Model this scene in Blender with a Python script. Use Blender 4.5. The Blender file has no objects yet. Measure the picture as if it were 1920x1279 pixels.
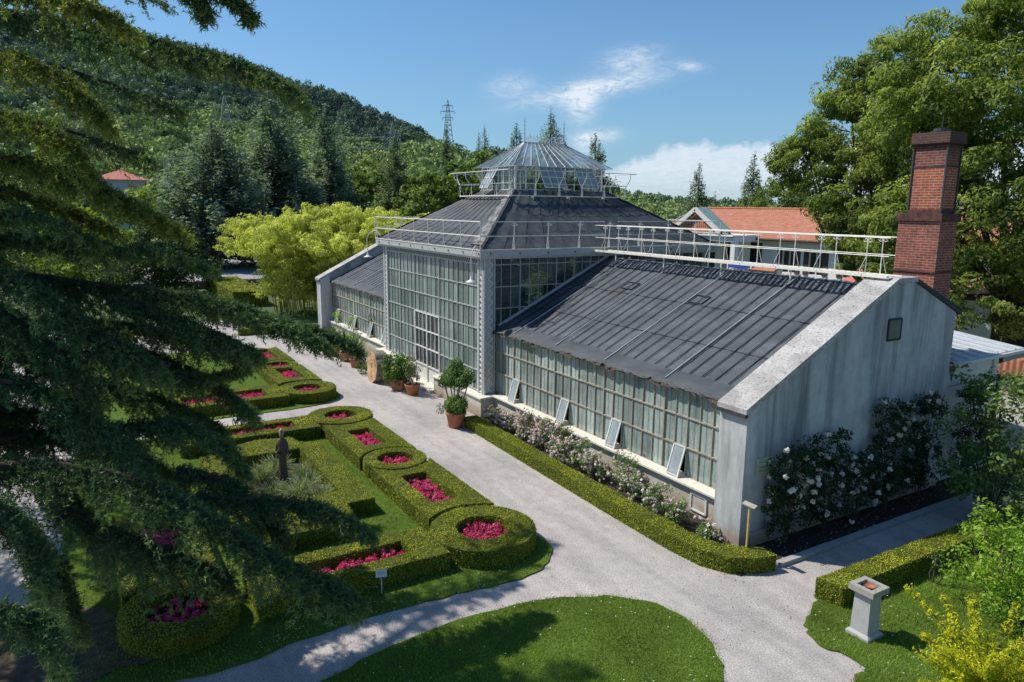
import bpy, math, random
import numpy as np
from mathutils import Vector, Matrix

rng = np.random.default_rng(11)
random.seed(5)
scene = bpy.context.scene
col = scene.collection
PI = math.pi

# ------------------------------------------------------------------ helpers
def A(*v):
    return np.array(v, float)

def unit(v):
    v = np.asarray(v, float)
    n = np.linalg.norm(v, axis=-1, keepdims=True)
    return v / np.maximum(n, 1e-9)

def put(o, parent=None, kind=None):
    col.objects.link(o)
    if parent is not None:
        o.parent = parent
        # vertices are written in world coordinates: undo the parents' offsets
        off = Vector((0, 0, 0))
        p = parent
        while p is not None:
            off += p.location
            p = p.parent
        o.location = -off
    if kind:
        o['kind'] = kind
    return o

def mk(name, V, F, mat, parent=None, tint=None, smooth=False, kind=None):
    """V (n,3); F (m,3|4) array, or list of lists"""
    me = bpy.data.meshes.new(name)
    V = np.asarray(V, np.float32)
    if isinstance(F, np.ndarray):
        m, k = F.shape
        me.vertices.add(len(V)); me.vertices.foreach_set('co', V.ravel())
        me.loops.add(m * k); me.loops.foreach_set('vertex_index', F.astype(np.int32).ravel())
        me.polygons.add(m)
        me.polygons.foreach_set('loop_start', np.arange(0, m * k, k, dtype=np.int32))
        me.update(calc_edges=True)
    else:
        me.from_pydata([tuple(map(float, v)) for v in V], [], [tuple(map(int, f)) for f in F])
        me.update()
    if smooth:
        me.polygons.foreach_set('use_smooth', np.ones(len(me.polygons), bool))
    if tint is not None:
        a = me.attributes.new('tint', 'FLOAT', 'FACE')
        a.data.foreach_set('value', np.asarray(tint, np.float32))
    for m_ in (mat if isinstance(mat, (list, tuple)) else [mat]):
        me.materials.append(m_)
    return put(bpy.data.objects.new(name, me), parent, kind)

def tag(o, label, cat, group=None):
    o['label'] = label; o['category'] = cat
    if group: o['group'] = group
    return o

def thing(name, label, cat, loc=(0, 0, 0), group=None):
    o = bpy.data.objects.new(name, None)
    o.empty_display_size = .2
    col.objects.link(o); o.location = loc
    return tag(o, label, cat, group)

def dup(root, loc, rz, label, scale=1.0):
    def cp(o, par):
        c = o.copy(); col.objects.link(c); c.parent = par
        for ch in list(o.children): cp(ch, c)
        return c
    r = cp(root, None)
    r.location = loc; r.rotation_euler = (0, 0, rz); r.scale = (scale,) * 3
    r['label'] = label
    return r

class MB:
    def __init__(s): s.V = []; s.F = []; s.n = 0; s.T = []
    def add(s, V, F, t=.5):
        V = np.asarray(V, float)
        s.V.append(V); s.F += [[i + s.n for i in f] for f in F]; s.n += len(V); s.T += [t] * len(F)
        return s
    def box(s, x0, x1, y0, y1, z0, z1, t=.5):
        V = [(x, y, z) for z in (z0, z1) for y in (y0, y1) for x in (x0, x1)]
        return s.add(V, [(0, 2, 3, 1), (4, 5, 7, 6), (0, 1, 5, 4), (2, 6, 7, 3), (0, 4, 6, 2), (1, 3, 7, 5)], t)
    def beam(s, p, q, w, h=None, up=(0, 0, 1)):
        p, q = np.array(p, float), np.array(q, float); h = h or w
        d = unit(q - p); u = np.array(up, float)
        if abs(d @ u) > .98: u = A(0, 1, 0)
        r = unit(np.cross(d, u)); u = np.cross(r, d)
        V = []
        for c in (p, q):
            for a, b in ((-1, -1), (1, -1), (1, 1), (-1, 1)): V.append(c + r * a * w / 2 + u * b * h / 2)
        return s.add(V, [(3, 2, 1, 0), (4, 5, 6, 7), (0, 1, 5, 4), (1, 2, 6, 5), (2, 3, 7, 6), (3, 0, 4, 7)])
    def tube(s, pts, r, n=6, cap=True):
        P = np.array(pts, float); m = len(P)
        r = np.full(m, r) if np.isscalar(r) else np.array(r, float)
        T = unit(np.gradient(P, axis=0))
        u = A(0, 0, 1) if abs(T[0][2]) < .9 else A(1, 0, 0)
        V = []
        for i in range(m):
            a = unit(np.cross(T[i], u)); b = np.cross(a, T[i]); u = b if abs(b @ T[i]) < .9 else u
            for k in range(n):
                th = 2 * PI * k / n
                V.append(P[i] + r[i] * (a * math.cos(th) + b * math.sin(th)))
        F = [(i * n + k, i * n + (k + 1) % n, (i + 1) * n + (k + 1) % n, (i + 1) * n + k) for i in range(m - 1) for k in range(n)]
        if cap: F += [tuple(range(n))[::-1], tuple(range((m - 1) * n, m * n))]
        return s.add(V, F)
    def prism(s, poly, z0, z1):
        n = len(poly)
        V = [(x, y, z0) for x, y in poly] + [(x, y, z1) for x, y in poly]
        return s.add(V, [tuple(range(n))[::-1], tuple(range(n, 2 * n))] + [(i, (i + 1) % n, n + (i + 1) % n, n + i) for i in range(n)])
    def extr(s, prof, x0, x1):
        """profile of (y,z) extruded along x"""
        n = len(prof)
        V = [(x0, y, z) for y, z in prof] + [(x1, y, z) for y, z in prof]
        return s.add(V, [tuple(range(n)), tuple(range(n, 2 * n))[::-1]] + [(i, n + i, n + (i + 1) % n, (i + 1) % n) for i in range(n)])
    def lathe(s, prof, c=(0, 0, 0), n=24):
        V = []
        for r, z in prof:
            for k in range(n):
                th = 2 * PI * k / n; V.append((c[0] + r * math.cos(th), c[1] + r * math.sin(th), c[2] + z))
        m = len(prof)
        F = [(i * n + k, i * n + (k + 1) % n, (i + 1) * n + (k + 1) % n, (i + 1) * n + k) for i in range(m - 1) for k in range(n)]
        return s.add(V, F)
    def quad(s, *v, t=.5): return s.add(v, [tuple(range(len(v)))], t)
    def build(s, name, mat, parent=None, smooth=False, kind=None, bevel=0, tint=False):
        o = mk(name, np.concatenate(s.V), s.F, mat, parent, s.T if tint else None, smooth, kind)
        if bevel:
            b = o.modifiers.new('Bevel', 'BEVEL'); b.width = bevel; b.segments = 2; b.limit_method = 'ANGLE'
        return o

def spline(pts, step):
    P = np.array(pts, float); out = []
    Q = np.vstack([2 * P[0] - P[1], P, 2 * P[-1] - P[-2]])
    for i in range(1, len(Q) - 2):
        p0, p1, p2, p3 = Q[i - 1], Q[i], Q[i + 1], Q[i + 2]
        n = max(2, int(np.linalg.norm(p2 - p1) / step))
        t = np.linspace(0, 1, n, endpoint=False)[:, None]
        out.append(.5 * ((2 * p1) + (-p0 + p2) * t + (2 * p0 - 5 * p1 + 4 * p2 - p3) * t ** 2 + (-p0 + 3 * p1 - 3 * p2 + p3) * t ** 3))
    out.append(P[-1:])
    return np.vstack(out)

def leaf_quads(P, size, D=None, N=None, asp=.5, fold=.15):
    """kite leaves at P; D long axis, N face normal (rough)"""
    n = len(P)
    size = np.broadcast_to(np.asarray(size, float), (n,))[:, None]
    D = unit(rng.normal(size=(n, 3))) if D is None else unit(D)
    N = rng.normal(size=(n, 3)) if N is None else N
    W = unit(np.cross(D, N)); U = np.cross(W, D)
    b = P - D * size * .5; t = P + D * size * .5
    m = P + D * size * .05 + U * size * fold * .5
    l = m + W * size * asp * .5; r = m - W * size * asp * .5
    V = np.stack([b, r, t, l], 1).reshape(-1, 3)
    return V, np.arange(n * 4).reshape(n, 4)

def in_poly(x, y, poly):
    c = np.zeros(len(x), bool); n = len(poly)
    for i in range(n):
        (x0, y0), (x1, y1) = poly[i], poly[i - 1]
        k = ((y0 > y) != (y1 > y))
        if y1 != y0: c ^= k & (x < (x1 - x0) * (y - y0) / (y1 - y0) + x0)
    return c

def sample_poly(poly, dens, holes=()):
    P = np.array(poly); lo, hi = P.min(0), P.max(0)
    n = int(dens * np.prod(hi - lo)); x = rng.uniform(lo[0], hi[0], n); y = rng.uniform(lo[1], hi[1], n)
    k = in_poly(x, y, poly)
    for h in holes: k &= ~in_poly(x, y, h)
    return x[k], y[k]

def triangulate(poly, holes=()):
    from mathutils.geometry import tessellate_polygon
    loops = [[Vector((x, y, 0)) for x, y in L] for L in [poly] + list(holes)]
    flat = [(v.x, v.y) for L in loops for v in L]
    return flat, [tuple(t) for t in tessellate_polygon(loops)]

def circle(c, r, n=40, ry=None):
    ry = ry or r
    return [(c[0] + r * math.cos(2 * PI * k / n), c[1] + ry * math.sin(2 * PI * k / n)) for k in range(n)]

def rect(x0, x1, y0, y1): return [(x0, y0), (x1, y0), (x1, y1), (x0, y1)]

def smooth_poly(pts, n=4, closed=True):
    P = np.array(pts, float)
    for _ in range(n):
        Q = np.roll(P, -1, 0)
        P = np.stack([P * .75 + Q * .25, P * .25 + Q * .75], 1).reshape(-1, 2)
    return [tuple(p) for p in P]

# ------------------------------------------------------------------ materials
class Mat:
    def __init__(s, name):
        s.m = bpy.data.materials.new(name); s.m.use_nodes = True
        s.nt = s.m.node_tree; s.b = s.nt.nodes['Principled BSDF']; s.out = s.nt.nodes['Material Output']
    def n(s, t, **kw):
        x = s.nt.nodes.new(t)
        for k, v in kw.items():
            if k in x.inputs.keys() if isinstance(k, str) else False: x.inputs[k].default_value = v
            else: setattr(x, k, v)
        return x
    def l(s, a, b): s.nt.links.new(a, b)
    def coord(s, scale=(1, 1, 1)):
        c = s.n('ShaderNodeTexCoord'); mp = s.n('ShaderNodeMapping'); mp.inputs['Scale'].default_value = scale
        s.l(c.outputs['Object'], mp.inputs['Vector']); return mp.outputs['Vector']
    def noise(s, scale, detail=3, rough=.55, vec=None, vscale=None, dist=0):
        x = s.n('ShaderNodeTexNoise'); x.inputs['Scale'].default_value = scale; x.inputs['Detail'].default_value = detail
        x.inputs['Roughness'].default_value = rough; x.inputs['Distortion'].default_value = dist
        s.l(vec if vec is not None else s.coord(vscale or (1, 1, 1)), x.inputs['Vector']); return x.outputs['Fac']
    def ramp(s, fac, stops):
        r = s.n('ShaderNodeValToRGB'); e = r.color_ramp.elements
        while len(e) < len(stops): e.new(.5)
        for el, (p, c) in zip(e, stops):
            el.position = p; el.color = (*c, 1) if len(c) == 3 else c
        s.l(fac, r.inputs['Fac']); return r.outputs['Color']
    def mix(s, a, b, fac, mode='MIX'):
        x = s.n('ShaderNodeMix'); x.data_type = 'RGBA'; x.blend_type = mode
        for sock, v in ((x.inputs['Factor'], fac), (x.inputs[6], a), (x.inputs[7], b)):
            if isinstance(v, (int, float)): sock.default_value = v
            elif isinstance(v, tuple): sock.default_value = (*v, 1)
            else: s.l(v, sock)
        return x.outputs[2]
    def math(s, op, a, b=0.0, clamp=False):
        x = s.n('ShaderNodeMath'); x.operation = op; x.use_clamp = clamp
        for sock, v in ((x.inputs[0], a), (x.inputs[1], b)):
            if isinstance(v, (int, float)): sock.default_value = v
            else: s.l(v, sock)
        return x.outputs[0]
    def base(s, c): s.l(c, s.b.inputs['Base Color']) if not isinstance(c, tuple) else s.b.inputs['Base Color'].__setattr__('default_value', (*c, 1)); return s
    def rough(s, v):
        s.b.inputs['Roughness'].default_value = v; return s
    def spec(s, v):
        s.b.inputs['Specular IOR Level'].default_value = v; return s
    def bump(s, h, strength, dist):
        x = s.n('ShaderNodeBump'); x.inputs['Strength'].default_value = strength; x.inputs['Distance'].default_value = dist
        s.l(h, x.inputs['Height']); s.l(x.outputs['Normal'], s.b.inputs['Normal']); return s

def leafmat(name, stops, trans=.3, rough=.5, nscale=.6, namt=.35, tcol=None, spec=.15, patch=None, pscale=.8, plo=.62, phi=.74):
    m = Mat(name)
    at = m.n('ShaderNodeAttribute'); at.attribute_name = 'tint'
    c = m.ramp(at.outputs['Fac'], stops)
    nz = m.noise(nscale, 3)
    k = m.ramp(nz, [(.3, (1 - namt,) * 3), (.7, (1 + namt * .6,) * 3)])
    c = m.mix(c, k, 1.0, 'MULTIPLY')
    if patch: c = m.mix(c, patch, m.ramp(m.noise(pscale, 5, .65), [(plo, (0, 0, 0)), (phi, (.8,) * 3)]))
    m.base(c).rough(rough).spec(spec)
    tr = m.n('ShaderNodeBsdfTranslucent'); mx = m.n('ShaderNodeMixShader'); mx.inputs['Fac'].default_value = trans
    tc = m.mix(c, tcol or (1.5, 1.6, .7), 1.0, 'MULTIPLY')
    m.l(tc, tr.inputs['Color']); m.l(m.b.outputs[0], mx.inputs[1]); m.l(tr.outputs[0], mx.inputs[2]); m.l(mx.outputs[0], m.out.inputs['Surface'])
    return m.m

def plain(name, c, rough=.6, var=.15, nscale=3, bump=0, bscale=40, spec=.4, metal=0):
    m = Mat(name); nz = m.noise(nscale, 4)
    k = m.ramp(nz, [(.3, tuple(x * (1 - var) for x in c)), (.7, tuple(min(1, x * (1 + var)) for x in c))])
    m.base(k).rough(rough).spec(spec); m.b.inputs['Metallic'].default_value = metal
    if bump: m.bump(m.noise(bscale, 3), bump, .01)
    return m.m

def weathered(name, c, dirt, rough=.6, amt=.5, sc=5, vs=(1, 1, 1), lo=.5, hi=.75):
    m = Mat(name)
    nz = m.noise(sc, 6, .65, vscale=vs)
    f = m.ramp(nz, [(lo, (0, 0, 0)), (hi, (amt,) * 3)])
    m.base(m.mix(c, dirt, f)).rough(rough)
    m.bump(m.noise(60, 3), .15, .01)
    return m.m

M = {}
# gravel
g = Mat('gravel')
fine = g.noise(28, 4, .75); big = g.noise(.35, 4, .6); mid = g.noise(3.0, 4, .6)
c = g.ramp(fine, [(.30, (.21, .197, .19)), (.5, (.455, .43, .415)), (.70, (.69, .66, .64))])
c = g.mix(c, g.ramp(big, [(.3, (.80, .79, .80)), (.7, (1.08, 1.05, 1.03))]), 1.0, 'MULTIPLY')
c = g.mix(c, g.ramp(mid, [(.3, (.86, .84, .82)), (.65, (1.04, 1.04, 1.04))]), 1.0, 'MULTIPLY')
trk = g.noise(1.1, 4, .6, vscale=(.12, 1.6, 1)); c = g.mix(c, g.ramp(trk, [(.35, (.87, .86, .86)), (.6, (1.05, 1.04, 1.03))]), 1.0, 'MULTIPLY')
g.base(c).rough(.9).spec(.2).bump(fine, .5, .02); M['gravel'] = g.m
# lawn base
g = Mat('turf')
n1 = g.noise(40, 4, .7); n2 = g.noise(.8, 4, .6)
c = g.ramp(n1, [(.3, (.05, .085, .014)), (.55, (.10, .155, .028)), (.75, (.16, .21, .05))])
c = g.mix(c, g.ramp(n2, [(.3, (.75, .8, .7)), (.7, (1.15, 1.1, 1.0))]), 1.0, 'MULTIPLY')
g.base(c).rough(.9).spec(.1).bump(n1, .6, .03); M['turf'] = g.m
# big ground
g = Mat('ground_cover')
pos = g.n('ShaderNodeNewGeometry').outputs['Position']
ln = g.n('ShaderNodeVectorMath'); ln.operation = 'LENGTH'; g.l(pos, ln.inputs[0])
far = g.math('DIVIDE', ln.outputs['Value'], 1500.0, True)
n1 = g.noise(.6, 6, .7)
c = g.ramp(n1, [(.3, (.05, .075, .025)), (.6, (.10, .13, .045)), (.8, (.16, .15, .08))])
g.base(g.mix(c, (.22, .33, .42), far)).rough(.95).spec(.1); M['ground'] = g.m  # painted haze: ground colour fades to blue with distance
M['soil'] = plain('soil', (.035, .026, .02), .95, .5, 8, .8, 25)
M['soil_path'] = plain('leaf_litter', (.10, .07, .045), .95, .45, 5, .8, 25)
M['asphalt'] = plain('asphalt', (.30, .30, .31), .9, .12, 2, .3, 60)
M['red_paving'] = plain('red_paving', (.35, .14, .11), .9, .2, 4)
M['white_paint'] = weathered('white_paint', (.74, .73, .70), (.38, .26, .16), .5, .65, 7)
M['cream_metal'] = weathered('cream_metal', (.86, .82, .72), (.42, .26, .14), .5, .7, 6, lo=.55, hi=.8)
M['bar_wing'] = weathered('rusty_bar', (.36, .33, .26), (.22, .13, .07), .6, .9, 4)
M['bar_pav'] = weathered('pavilion_bar', (.40, .41, .40), (.30, .26, .20), .5, .7, 5)
M['grey_metal'] = weathered('gutter_zinc', (.50, .52, .53), (.30, .27, .24), .45, .6, 4, (.4, 1, 3))
M['tin'] = plain('tin_roof', (.55, .58, .62), .45, .1, 3, spec=.5)
M['dark_metal'] = plain('dark_metal', (.06, .06, .06), .5)
M['zinc'] = plain('zinc_rod', (.45, .46, .48), .4, .2, 2, spec=.5)
# stained concrete (gable): pale blotchy render, streaks run downward
def concrete(name, c0, c1, stain, amt, base_rust=True):
    m = Mat(name)
    st = m.noise(1.5, 6, .6, vscale=(.8, .8, .09), dist=.35); st2 = m.noise(5, 5, .6, vscale=(1, 1, .07))
    f = m.mix(m.ramp(st, [(.45, (0, 0, 0)), (.66, (1, 1, 1))]), m.ramp(st2, [(.4, (0, 0, 0)), (.72, (1, 1, 1))]), .2)
    blot = m.noise(3, 6, .7)
    c = m.ramp(blot, [(.3, c0), (.7, c1)])
    fr = m.math('MULTIPLY', f, amt)
    c = m.mix(c, stain, fr)
    if base_rust:
        sp = m.n('ShaderNodeSeparateXYZ'); m.l(m.coord(), sp.inputs[0])
        zz = m.math('ADD', sp.outputs['Z'], m.math('MULTIPLY', m.noise(2.2, 4), 1.1))
        c = m.mix(c, (.30, .20, .12), m.ramp(m.math('MULTIPLY', zz, .5), [(.30, (.75,) * 3), (.62, (0, 0, 0))]))
    m.base(c).rough(.85).spec(.2).bump(blot, .25, .02); return m.m
M['gable'] = concrete('gable_render', (.44, .45, .45), (.58, .585, .575), (.08, .095, .115), .88)
M['plinth'] = concrete('plinth_render', (.50, .48, .43), (.62, .60, .54), (.40, .33, .24), .55)
g = Mat('coping_stone')
sp = g.noise(16, 5, .75); bl = g.noise(1.6, 4)
c = g.ramp(sp, [(.36, (.11, .11, .10)), (.44, (.42, .40, .385)), (.7, (.56, .535, .51))])
c = g.mix(c, g.ramp(bl, [(.35, (.72, .72, .72)), (.6, (1.05, 1.05, 1.05))]), 1.0, 'MULTIPLY')
g.base(c).rough(.9).bump(sp, .4, .02); M['coping'] = g.m
M['sill'] = weathered('sill_stone', (.68, .64, .55), (.35, .27, .18), .8, .6, 8)
M['lintel_dark'] = plain('dark_edge', (.05, .05, .055), .9, .3)
# shade net
def net(name, ca, cb, wr):
    m = Mat(name)
    n1 = m.noise(3.2, 5, .6, vscale=(.25, 1, 1)); n2 = m.noise(120, 2); n3 = m.noise(.8, 3)
    n4 = m.noise(wr, 4, .65, vscale=(1.0, .22, .22), dist=.6)
    c = m.ramp(n1, [(.3, ca), (.72, cb)])
    c = m.mix(c, m.ramp(n3, [(.3, (.8, .8, .8)), (.7, (1.25, 1.25, 1.25))]), 1.0, 'MULTIPLY')
    c = m.mix(c, m.ramp(n4, [(.55, (1, 1, 1)), (.75, (1.35, 1.35, 1.35))]), 1.0, 'MULTIPLY')
    m.base(c).rough(.6).spec(.35)
    h = m.mix(n2, n4, .85)
    m.bump(h, .55, .05); return m.m
M['net'] = net('shade_net', (.058, .067, .077), (.094, .106, .118), 7)
M['net_dark'] = net('shade_net_dark', (.036, .043, .050), (.068, .079, .088), 5)
M['seam'] = plain('seam', (.022, .023, .028), .7, .2)
M['rag'] = plain('torn_edge', (.10, .075, .055), .9, .5, 9)
# glass
def glass(name, op_lo, op_hi, ca, cb, rough=.1, tcol=(.62, .70, .69)):
    m = Mat(name)
    at = m.n('ShaderNodeAttribute'); at.attribute_name = 'tint'
    st = m.noise(2.6, 5, .7, vscale=(2.2, 2.2, .35)); bl = m.noise(9, 4, .7)
    s_ = m.mix(st, bl, .35); s_ = m.mix(s_, at.outputs['Color'], .3)
    c = m.ramp(s_, [(.25, ca), (.75, cb)])
    m.base(c).rough(rough).spec(.5)
    m.b.inputs['Coat Weight'].default_value = .6; m.b.inputs['Coat Roughness'].default_value = .06
    t = m.n('ShaderNodeBsdfTransparent'); t.inputs['Color'].default_value = (*tcol, 1)
    mx = m.n('ShaderNodeMixShader')
    m.l(m.ramp(s_, [(.3, (op_lo,) * 3), (.7, (op_hi,) * 3)]), mx.inputs['Fac'])
    m.l(t.outputs[0], mx.inputs[1]); m.l(m.b.outputs[0], mx.inputs[2]); m.l(mx.outputs[0], m.out.inputs['Surface']); return m.m
M['glass'] = glass('wing_glass', .66, .97, (.16, .215, .20), (.56, .64, .59), .12)
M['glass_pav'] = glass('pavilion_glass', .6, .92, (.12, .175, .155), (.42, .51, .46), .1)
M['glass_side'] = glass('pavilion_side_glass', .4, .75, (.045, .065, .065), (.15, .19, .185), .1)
M['glass_clear'] = glass('lantern_glass', .12, .4, (.25, .30, .32), (.5, .55, .57), .06, (.86, .90, .90))
M['pane_open'] = glass('open_pane', .6, .9, (.20, .25, .26), (.40, .45, .46), .1)
# brick
g = Mat('brick')
def brickvec(m):
    pos = m.coord(); sp = m.n('ShaderNodeSeparateXYZ'); m.l(pos, sp.inputs[0])
    nrm = m.n('ShaderNodeNewGeometry').outputs['Normal']; ns = m.n('ShaderNodeSeparateXYZ'); m.l(nrm, ns.inputs[0])
    f = m.math('GREATER_THAN', m.math('ABSOLUTE', ns.outputs['X']), .5)
    u = m.math('ADD', m.math('MULTIPLY', sp.outputs['Y'], f), m.math('MULTIPLY', sp.outputs['X'], m.math('SUBTRACT', 1.0, f)))
    cb = m.n('ShaderNodeCombineXYZ'); m.l(u, cb.inputs[0]); m.l(sp.outputs['Z'], cb.inputs[1]); return cb.outputs[0], sp.outputs['Z']
v, zz = brickvec(g)
bt = g.n('ShaderNodeTexBrick'); g.l(v, bt.inputs['Vector'])
bt.inputs['Scale'].default_value = 1; bt.inputs['Brick Width'].default_value = .27; bt.inputs['Row Height'].default_value = .083
bt.inputs['Mortar Size'].default_value = .012; bt.inputs['Mortar Smooth'].default_value = .25; bt.inputs['Bias'].default_value = -.1
bt.inputs['Color1'].default_value = (.22, .050, .034, 1); bt.inputs['Color2'].default_value = (.33, .078, .046, 1); bt.inputs['Mortar'].default_value = (.34, .25, .21, 1)
nz = g.noise(4, 5, .65); soot = g.noise(1.4, 4)
c = g.mix(bt.outputs['Color'], g.ramp(nz, [(.3, (.6, .58, .58)), (.7, (1.2, 1.15, 1.1))]), 1.0, 'MULTIPLY')
# newer, cleaner orange brick in one band, soot near the top
band = g.math('MULTIPLY', g.math('GREATER_THAN', zz, 9.05), g.math('LESS_THAN', zz, 10.42))
c = g.mix(c, g.mix(c, (1.28, 1.25, 1.05), 1.0, 'MULTIPLY'), band)
top = g.ramp(g.math('MULTIPLY', g.math('SUBTRACT', zz, 10.2), g.math('ADD', soot, .3)), [(.05, (0, 0, 0)), (.8, (.75,) * 3)])
c = g.mix(c, (.035, .028, .026), top)
g.base(c).rough(.85)
g.bump(bt.outputs['Fac'], -.6, .012); M['brick'] = g.m
M['brick_cap'] = plain('sooty_brick', (.10, .045, .038), .9, .5, 6, .5, 30)
# terracotta / tiles
M['pot'] = weathered('terracotta', (.36, .13, .07), (.45, .30, .22), .8, .5, 6)
g = Mat('roof_tile')
wv = g.n('ShaderNodeTexWave'); wv.wave_type = 'BANDS'; wv.bands_direction = 'X'; wv.inputs['Scale'].default_value = 1.45; g.l(g.coord(), wv.inputs['Vector'])
wy = g.n('ShaderNodeTexWave'); wy.wave_type = 'BANDS'; wy.bands_direction = 'Y'; wy.wave_profile = 'SAW'; wy.inputs['Scale'].default_value = .9; g.l(g.coord(), wy.inputs['Vector'])
c = g.ramp(g.noise(2.5, 6, .7), [(.3, (.36, .13, .075)), (.55, (.50, .20, .12)), (.75, (.58, .30, .20))])
c = g.mix(c, g.ramp(wv.outputs['Fac'], [(0, (.6, .56, .55)), (.5, (1.05, 1.05, 1.05))]), 1.0, 'MULTIPLY')
c = g.mix(c, g.ramp(wy.outputs['Fac'], [(0, (.72, .7, .7)), (.25, (1, 1, 1))]), 1.0, 'MULTIPLY')
g.base(c).rough(.85).bump(wv.outputs['Fac'], .6, .05); M['tile'] = g.m
M['tile_flat'] = plain('red_roof', (.50, .17, .13), .85, .12, 1.5)
M['stucco'] = plain('white_stucco', (.78, .77, .75), .9, .05, 1.0)
M['shed_wall'] = weathered('shed_render', (.62, .62, .57), (.40, .38, .33), .85, .5, 3)
M['shutter'] = plain('brown_shutter', (.07, .045, .035), .7)
M['window_dark'] = plain('window_dark', (.03, .035, .04), .15, .3, spec=.6)
M['copper'] = plain('green_copper', (.22, .32, .30), .6)
# wood & plants
M['bark'] = plain('bark', (.075, .055, .042), .95, .4, 9, .9, 22)
M['bark_cedar'] = plain('cedar_bark', (.05, .035, .026), .95, .45, 7, .9, 20)
M['bark_pale'] = plain('pale_bark', (.22, .19, .15), .9, .3, 9, .6, 22)
g = Mat('sawn_wood')
rg = g.n('ShaderNodeTexWave'); rg.wave_type = 'RINGS'; rg.rings_direction = 'Y'; rg.inputs['Scale'].default_value = 3.2; rg.inputs['Distortion'].default_value = 5; rg.inputs['Detail'].default_value = 3
mp = g.n('ShaderNodeMapping'); tc = g.n('ShaderNodeTexCoord'); g.l(tc.outputs['Generated'], mp.inputs['Vector']); mp.inputs['Location'].default_value = (-.5, -.5, -.45)
g.l(mp.outputs[0], rg.inputs['Vector'])
c = g.ramp(rg.outputs['Fac'], [(.1, (.50, .30, .15)), (.8, (.66, .46, .27))])
c = g.mix(c, g.ramp(g.noise(2.2, 5, .7), [(.38, (.42, .30, .24)), (.6, (1.08, 1.05, 1.0))]), 1.0, 'MULTIPLY')
g.base(c).rough(.8); M['sawn'] = g.m
M['stone'] = weathered('pedestal_stone', (.42, .42, .41), (.25, .25, .24), .9, .6, 7)
M['stone_top'] = weathered('pedestal_top', (.34, .32, .28), (.17, .16, .14), .9, .7, 9)
M['statue'] = weathered('statue_wood', (.085, .065, .05), (.22, .17, .12), .5, .8, 6, (1, 1, .3), .55, .8)
M['statue_head_lit'] = plain('statue_head_lit', (.34, .27, .19), .45, .3, 6)  # sunlight on the head is put into this lighter colour
M['sign'] = plain('sign_plate', (.60, .62, .60), .5, .05)
M['sign_text'] = plain('sign_text', (.12, .13, .12), .6, .05)
M['sign_green'] = plain('wall_plate', (.40, .46, .34), .6, .1)
M['wood_post'] = plain('yellow_post', (.52, .36, .12), .7, .15, 8)
M['vent'] = plain('vent_board', (.16, .17, .13), .8, .2)
M['dead_leaf'] = plain('dead_leaf', (.16, .12, .06), .9, .4, 9)
M['kerb'] = weathered('kerb_stone', (.34, .34, .33), (.20, .20, .19), .9, .6, 6)
M['petal'] = plain('fallen_petal', (.7, .66, .6), .8, .1)
M['drywall'] = weathered('dry_stone', (.22, .21, .19), (.09, .085, .08), .95, .9, 3)
M['house_wall'] = plain('house_wall', (.42, .45, .50), .9, .06)
M['cable'] = plain('cable', (.30, .32, .34), .6, .05)
M['pylon'] = plain('pylon_steel', (.12, .14, .16), .6, .1)
M['pylon_pale'] = plain('pylon_galvanised', (.34, .37, .39), .6, .1)
M['blue'] = plain('blue_cover', (.04, .07, .35), .6, .1)

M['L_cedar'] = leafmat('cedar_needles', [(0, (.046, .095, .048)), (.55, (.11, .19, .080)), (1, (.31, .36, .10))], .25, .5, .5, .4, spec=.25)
M['L_cedar_sunlit'] = leafmat('cedar_needles_sunny', [(0, (.055, .095, .030)), (.5, (.18, .225, .052)), (1, (.40, .42, .10))], .35, .5, .5, .3, spec=.25)  # sunlit version of the same needles, light put into the colour
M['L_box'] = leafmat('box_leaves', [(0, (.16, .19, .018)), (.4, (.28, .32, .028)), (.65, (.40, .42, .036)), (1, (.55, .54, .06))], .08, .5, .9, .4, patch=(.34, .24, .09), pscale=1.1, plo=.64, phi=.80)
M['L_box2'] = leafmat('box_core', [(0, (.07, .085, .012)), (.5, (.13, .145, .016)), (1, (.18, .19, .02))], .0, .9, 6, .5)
M['L_grass'] = leafmat('grass_blades', [(0, (.11, .185, .026)), (.6, (.23, .35, .052)), (1, (.38, .46, .11))], .3, .6, .6, .5, patch=(.30, .29, .10), pscale=.7, plo=.58, phi=.85)
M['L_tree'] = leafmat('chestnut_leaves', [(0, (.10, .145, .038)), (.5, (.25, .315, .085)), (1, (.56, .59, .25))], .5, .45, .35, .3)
M['L_tree2'] = leafmat('broadleaf', [(0, (.07, .115, .026)), (.5, (.16, .225, .05)), (1, (.32, .38, .10))], .35, .5, .25, .3)
M['L_yel'] = leafmat('yellow_green_leaves', [(0, (0.120, 0.195, 0.022)), (.5, (0.270, 0.360, 0.045)), (1, (0.450, 0.510, 0.090))], .4, .5, .5, .25)
M['L_bamboo'] = leafmat('bamboo_leaves', [(0, (.30, .335, .07)), (.5, (.58, .60, .15)), (1, (.78, .78, .30))], .4, .5, .35, .3)
M['L_spruce'] = leafmat('blue_needles', [(0, (.06, .092, .084)), (.5, (.17, .235, .205)), (1, (.36, .43, .37))], .35, .6, .22, .3)
M['L_fir'] = leafmat('fir_needles', [(0, (.06, .09, .066)), (.5, (.15, .205, .14)), (1, (.29, .35, .23))], .35, .6, .22, .3)
M['L_yew'] = leafmat('yew_needles', [(0, (.02, .042, .014)), (.5, (.055, .10, .03)), (1, (.14, .19, .05))], .15, .6, .5, .3)
M['L_hill'] = leafmat('hill_wood', [(0, (.07, .115, .112)), (.35, (.11, .17, .14)), (.62, (.18, .26, .13)), (1, (.34, .42, .16))], .1, .8, .02, .2)  # distance haze mixed into these leaf colours as blue
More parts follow.
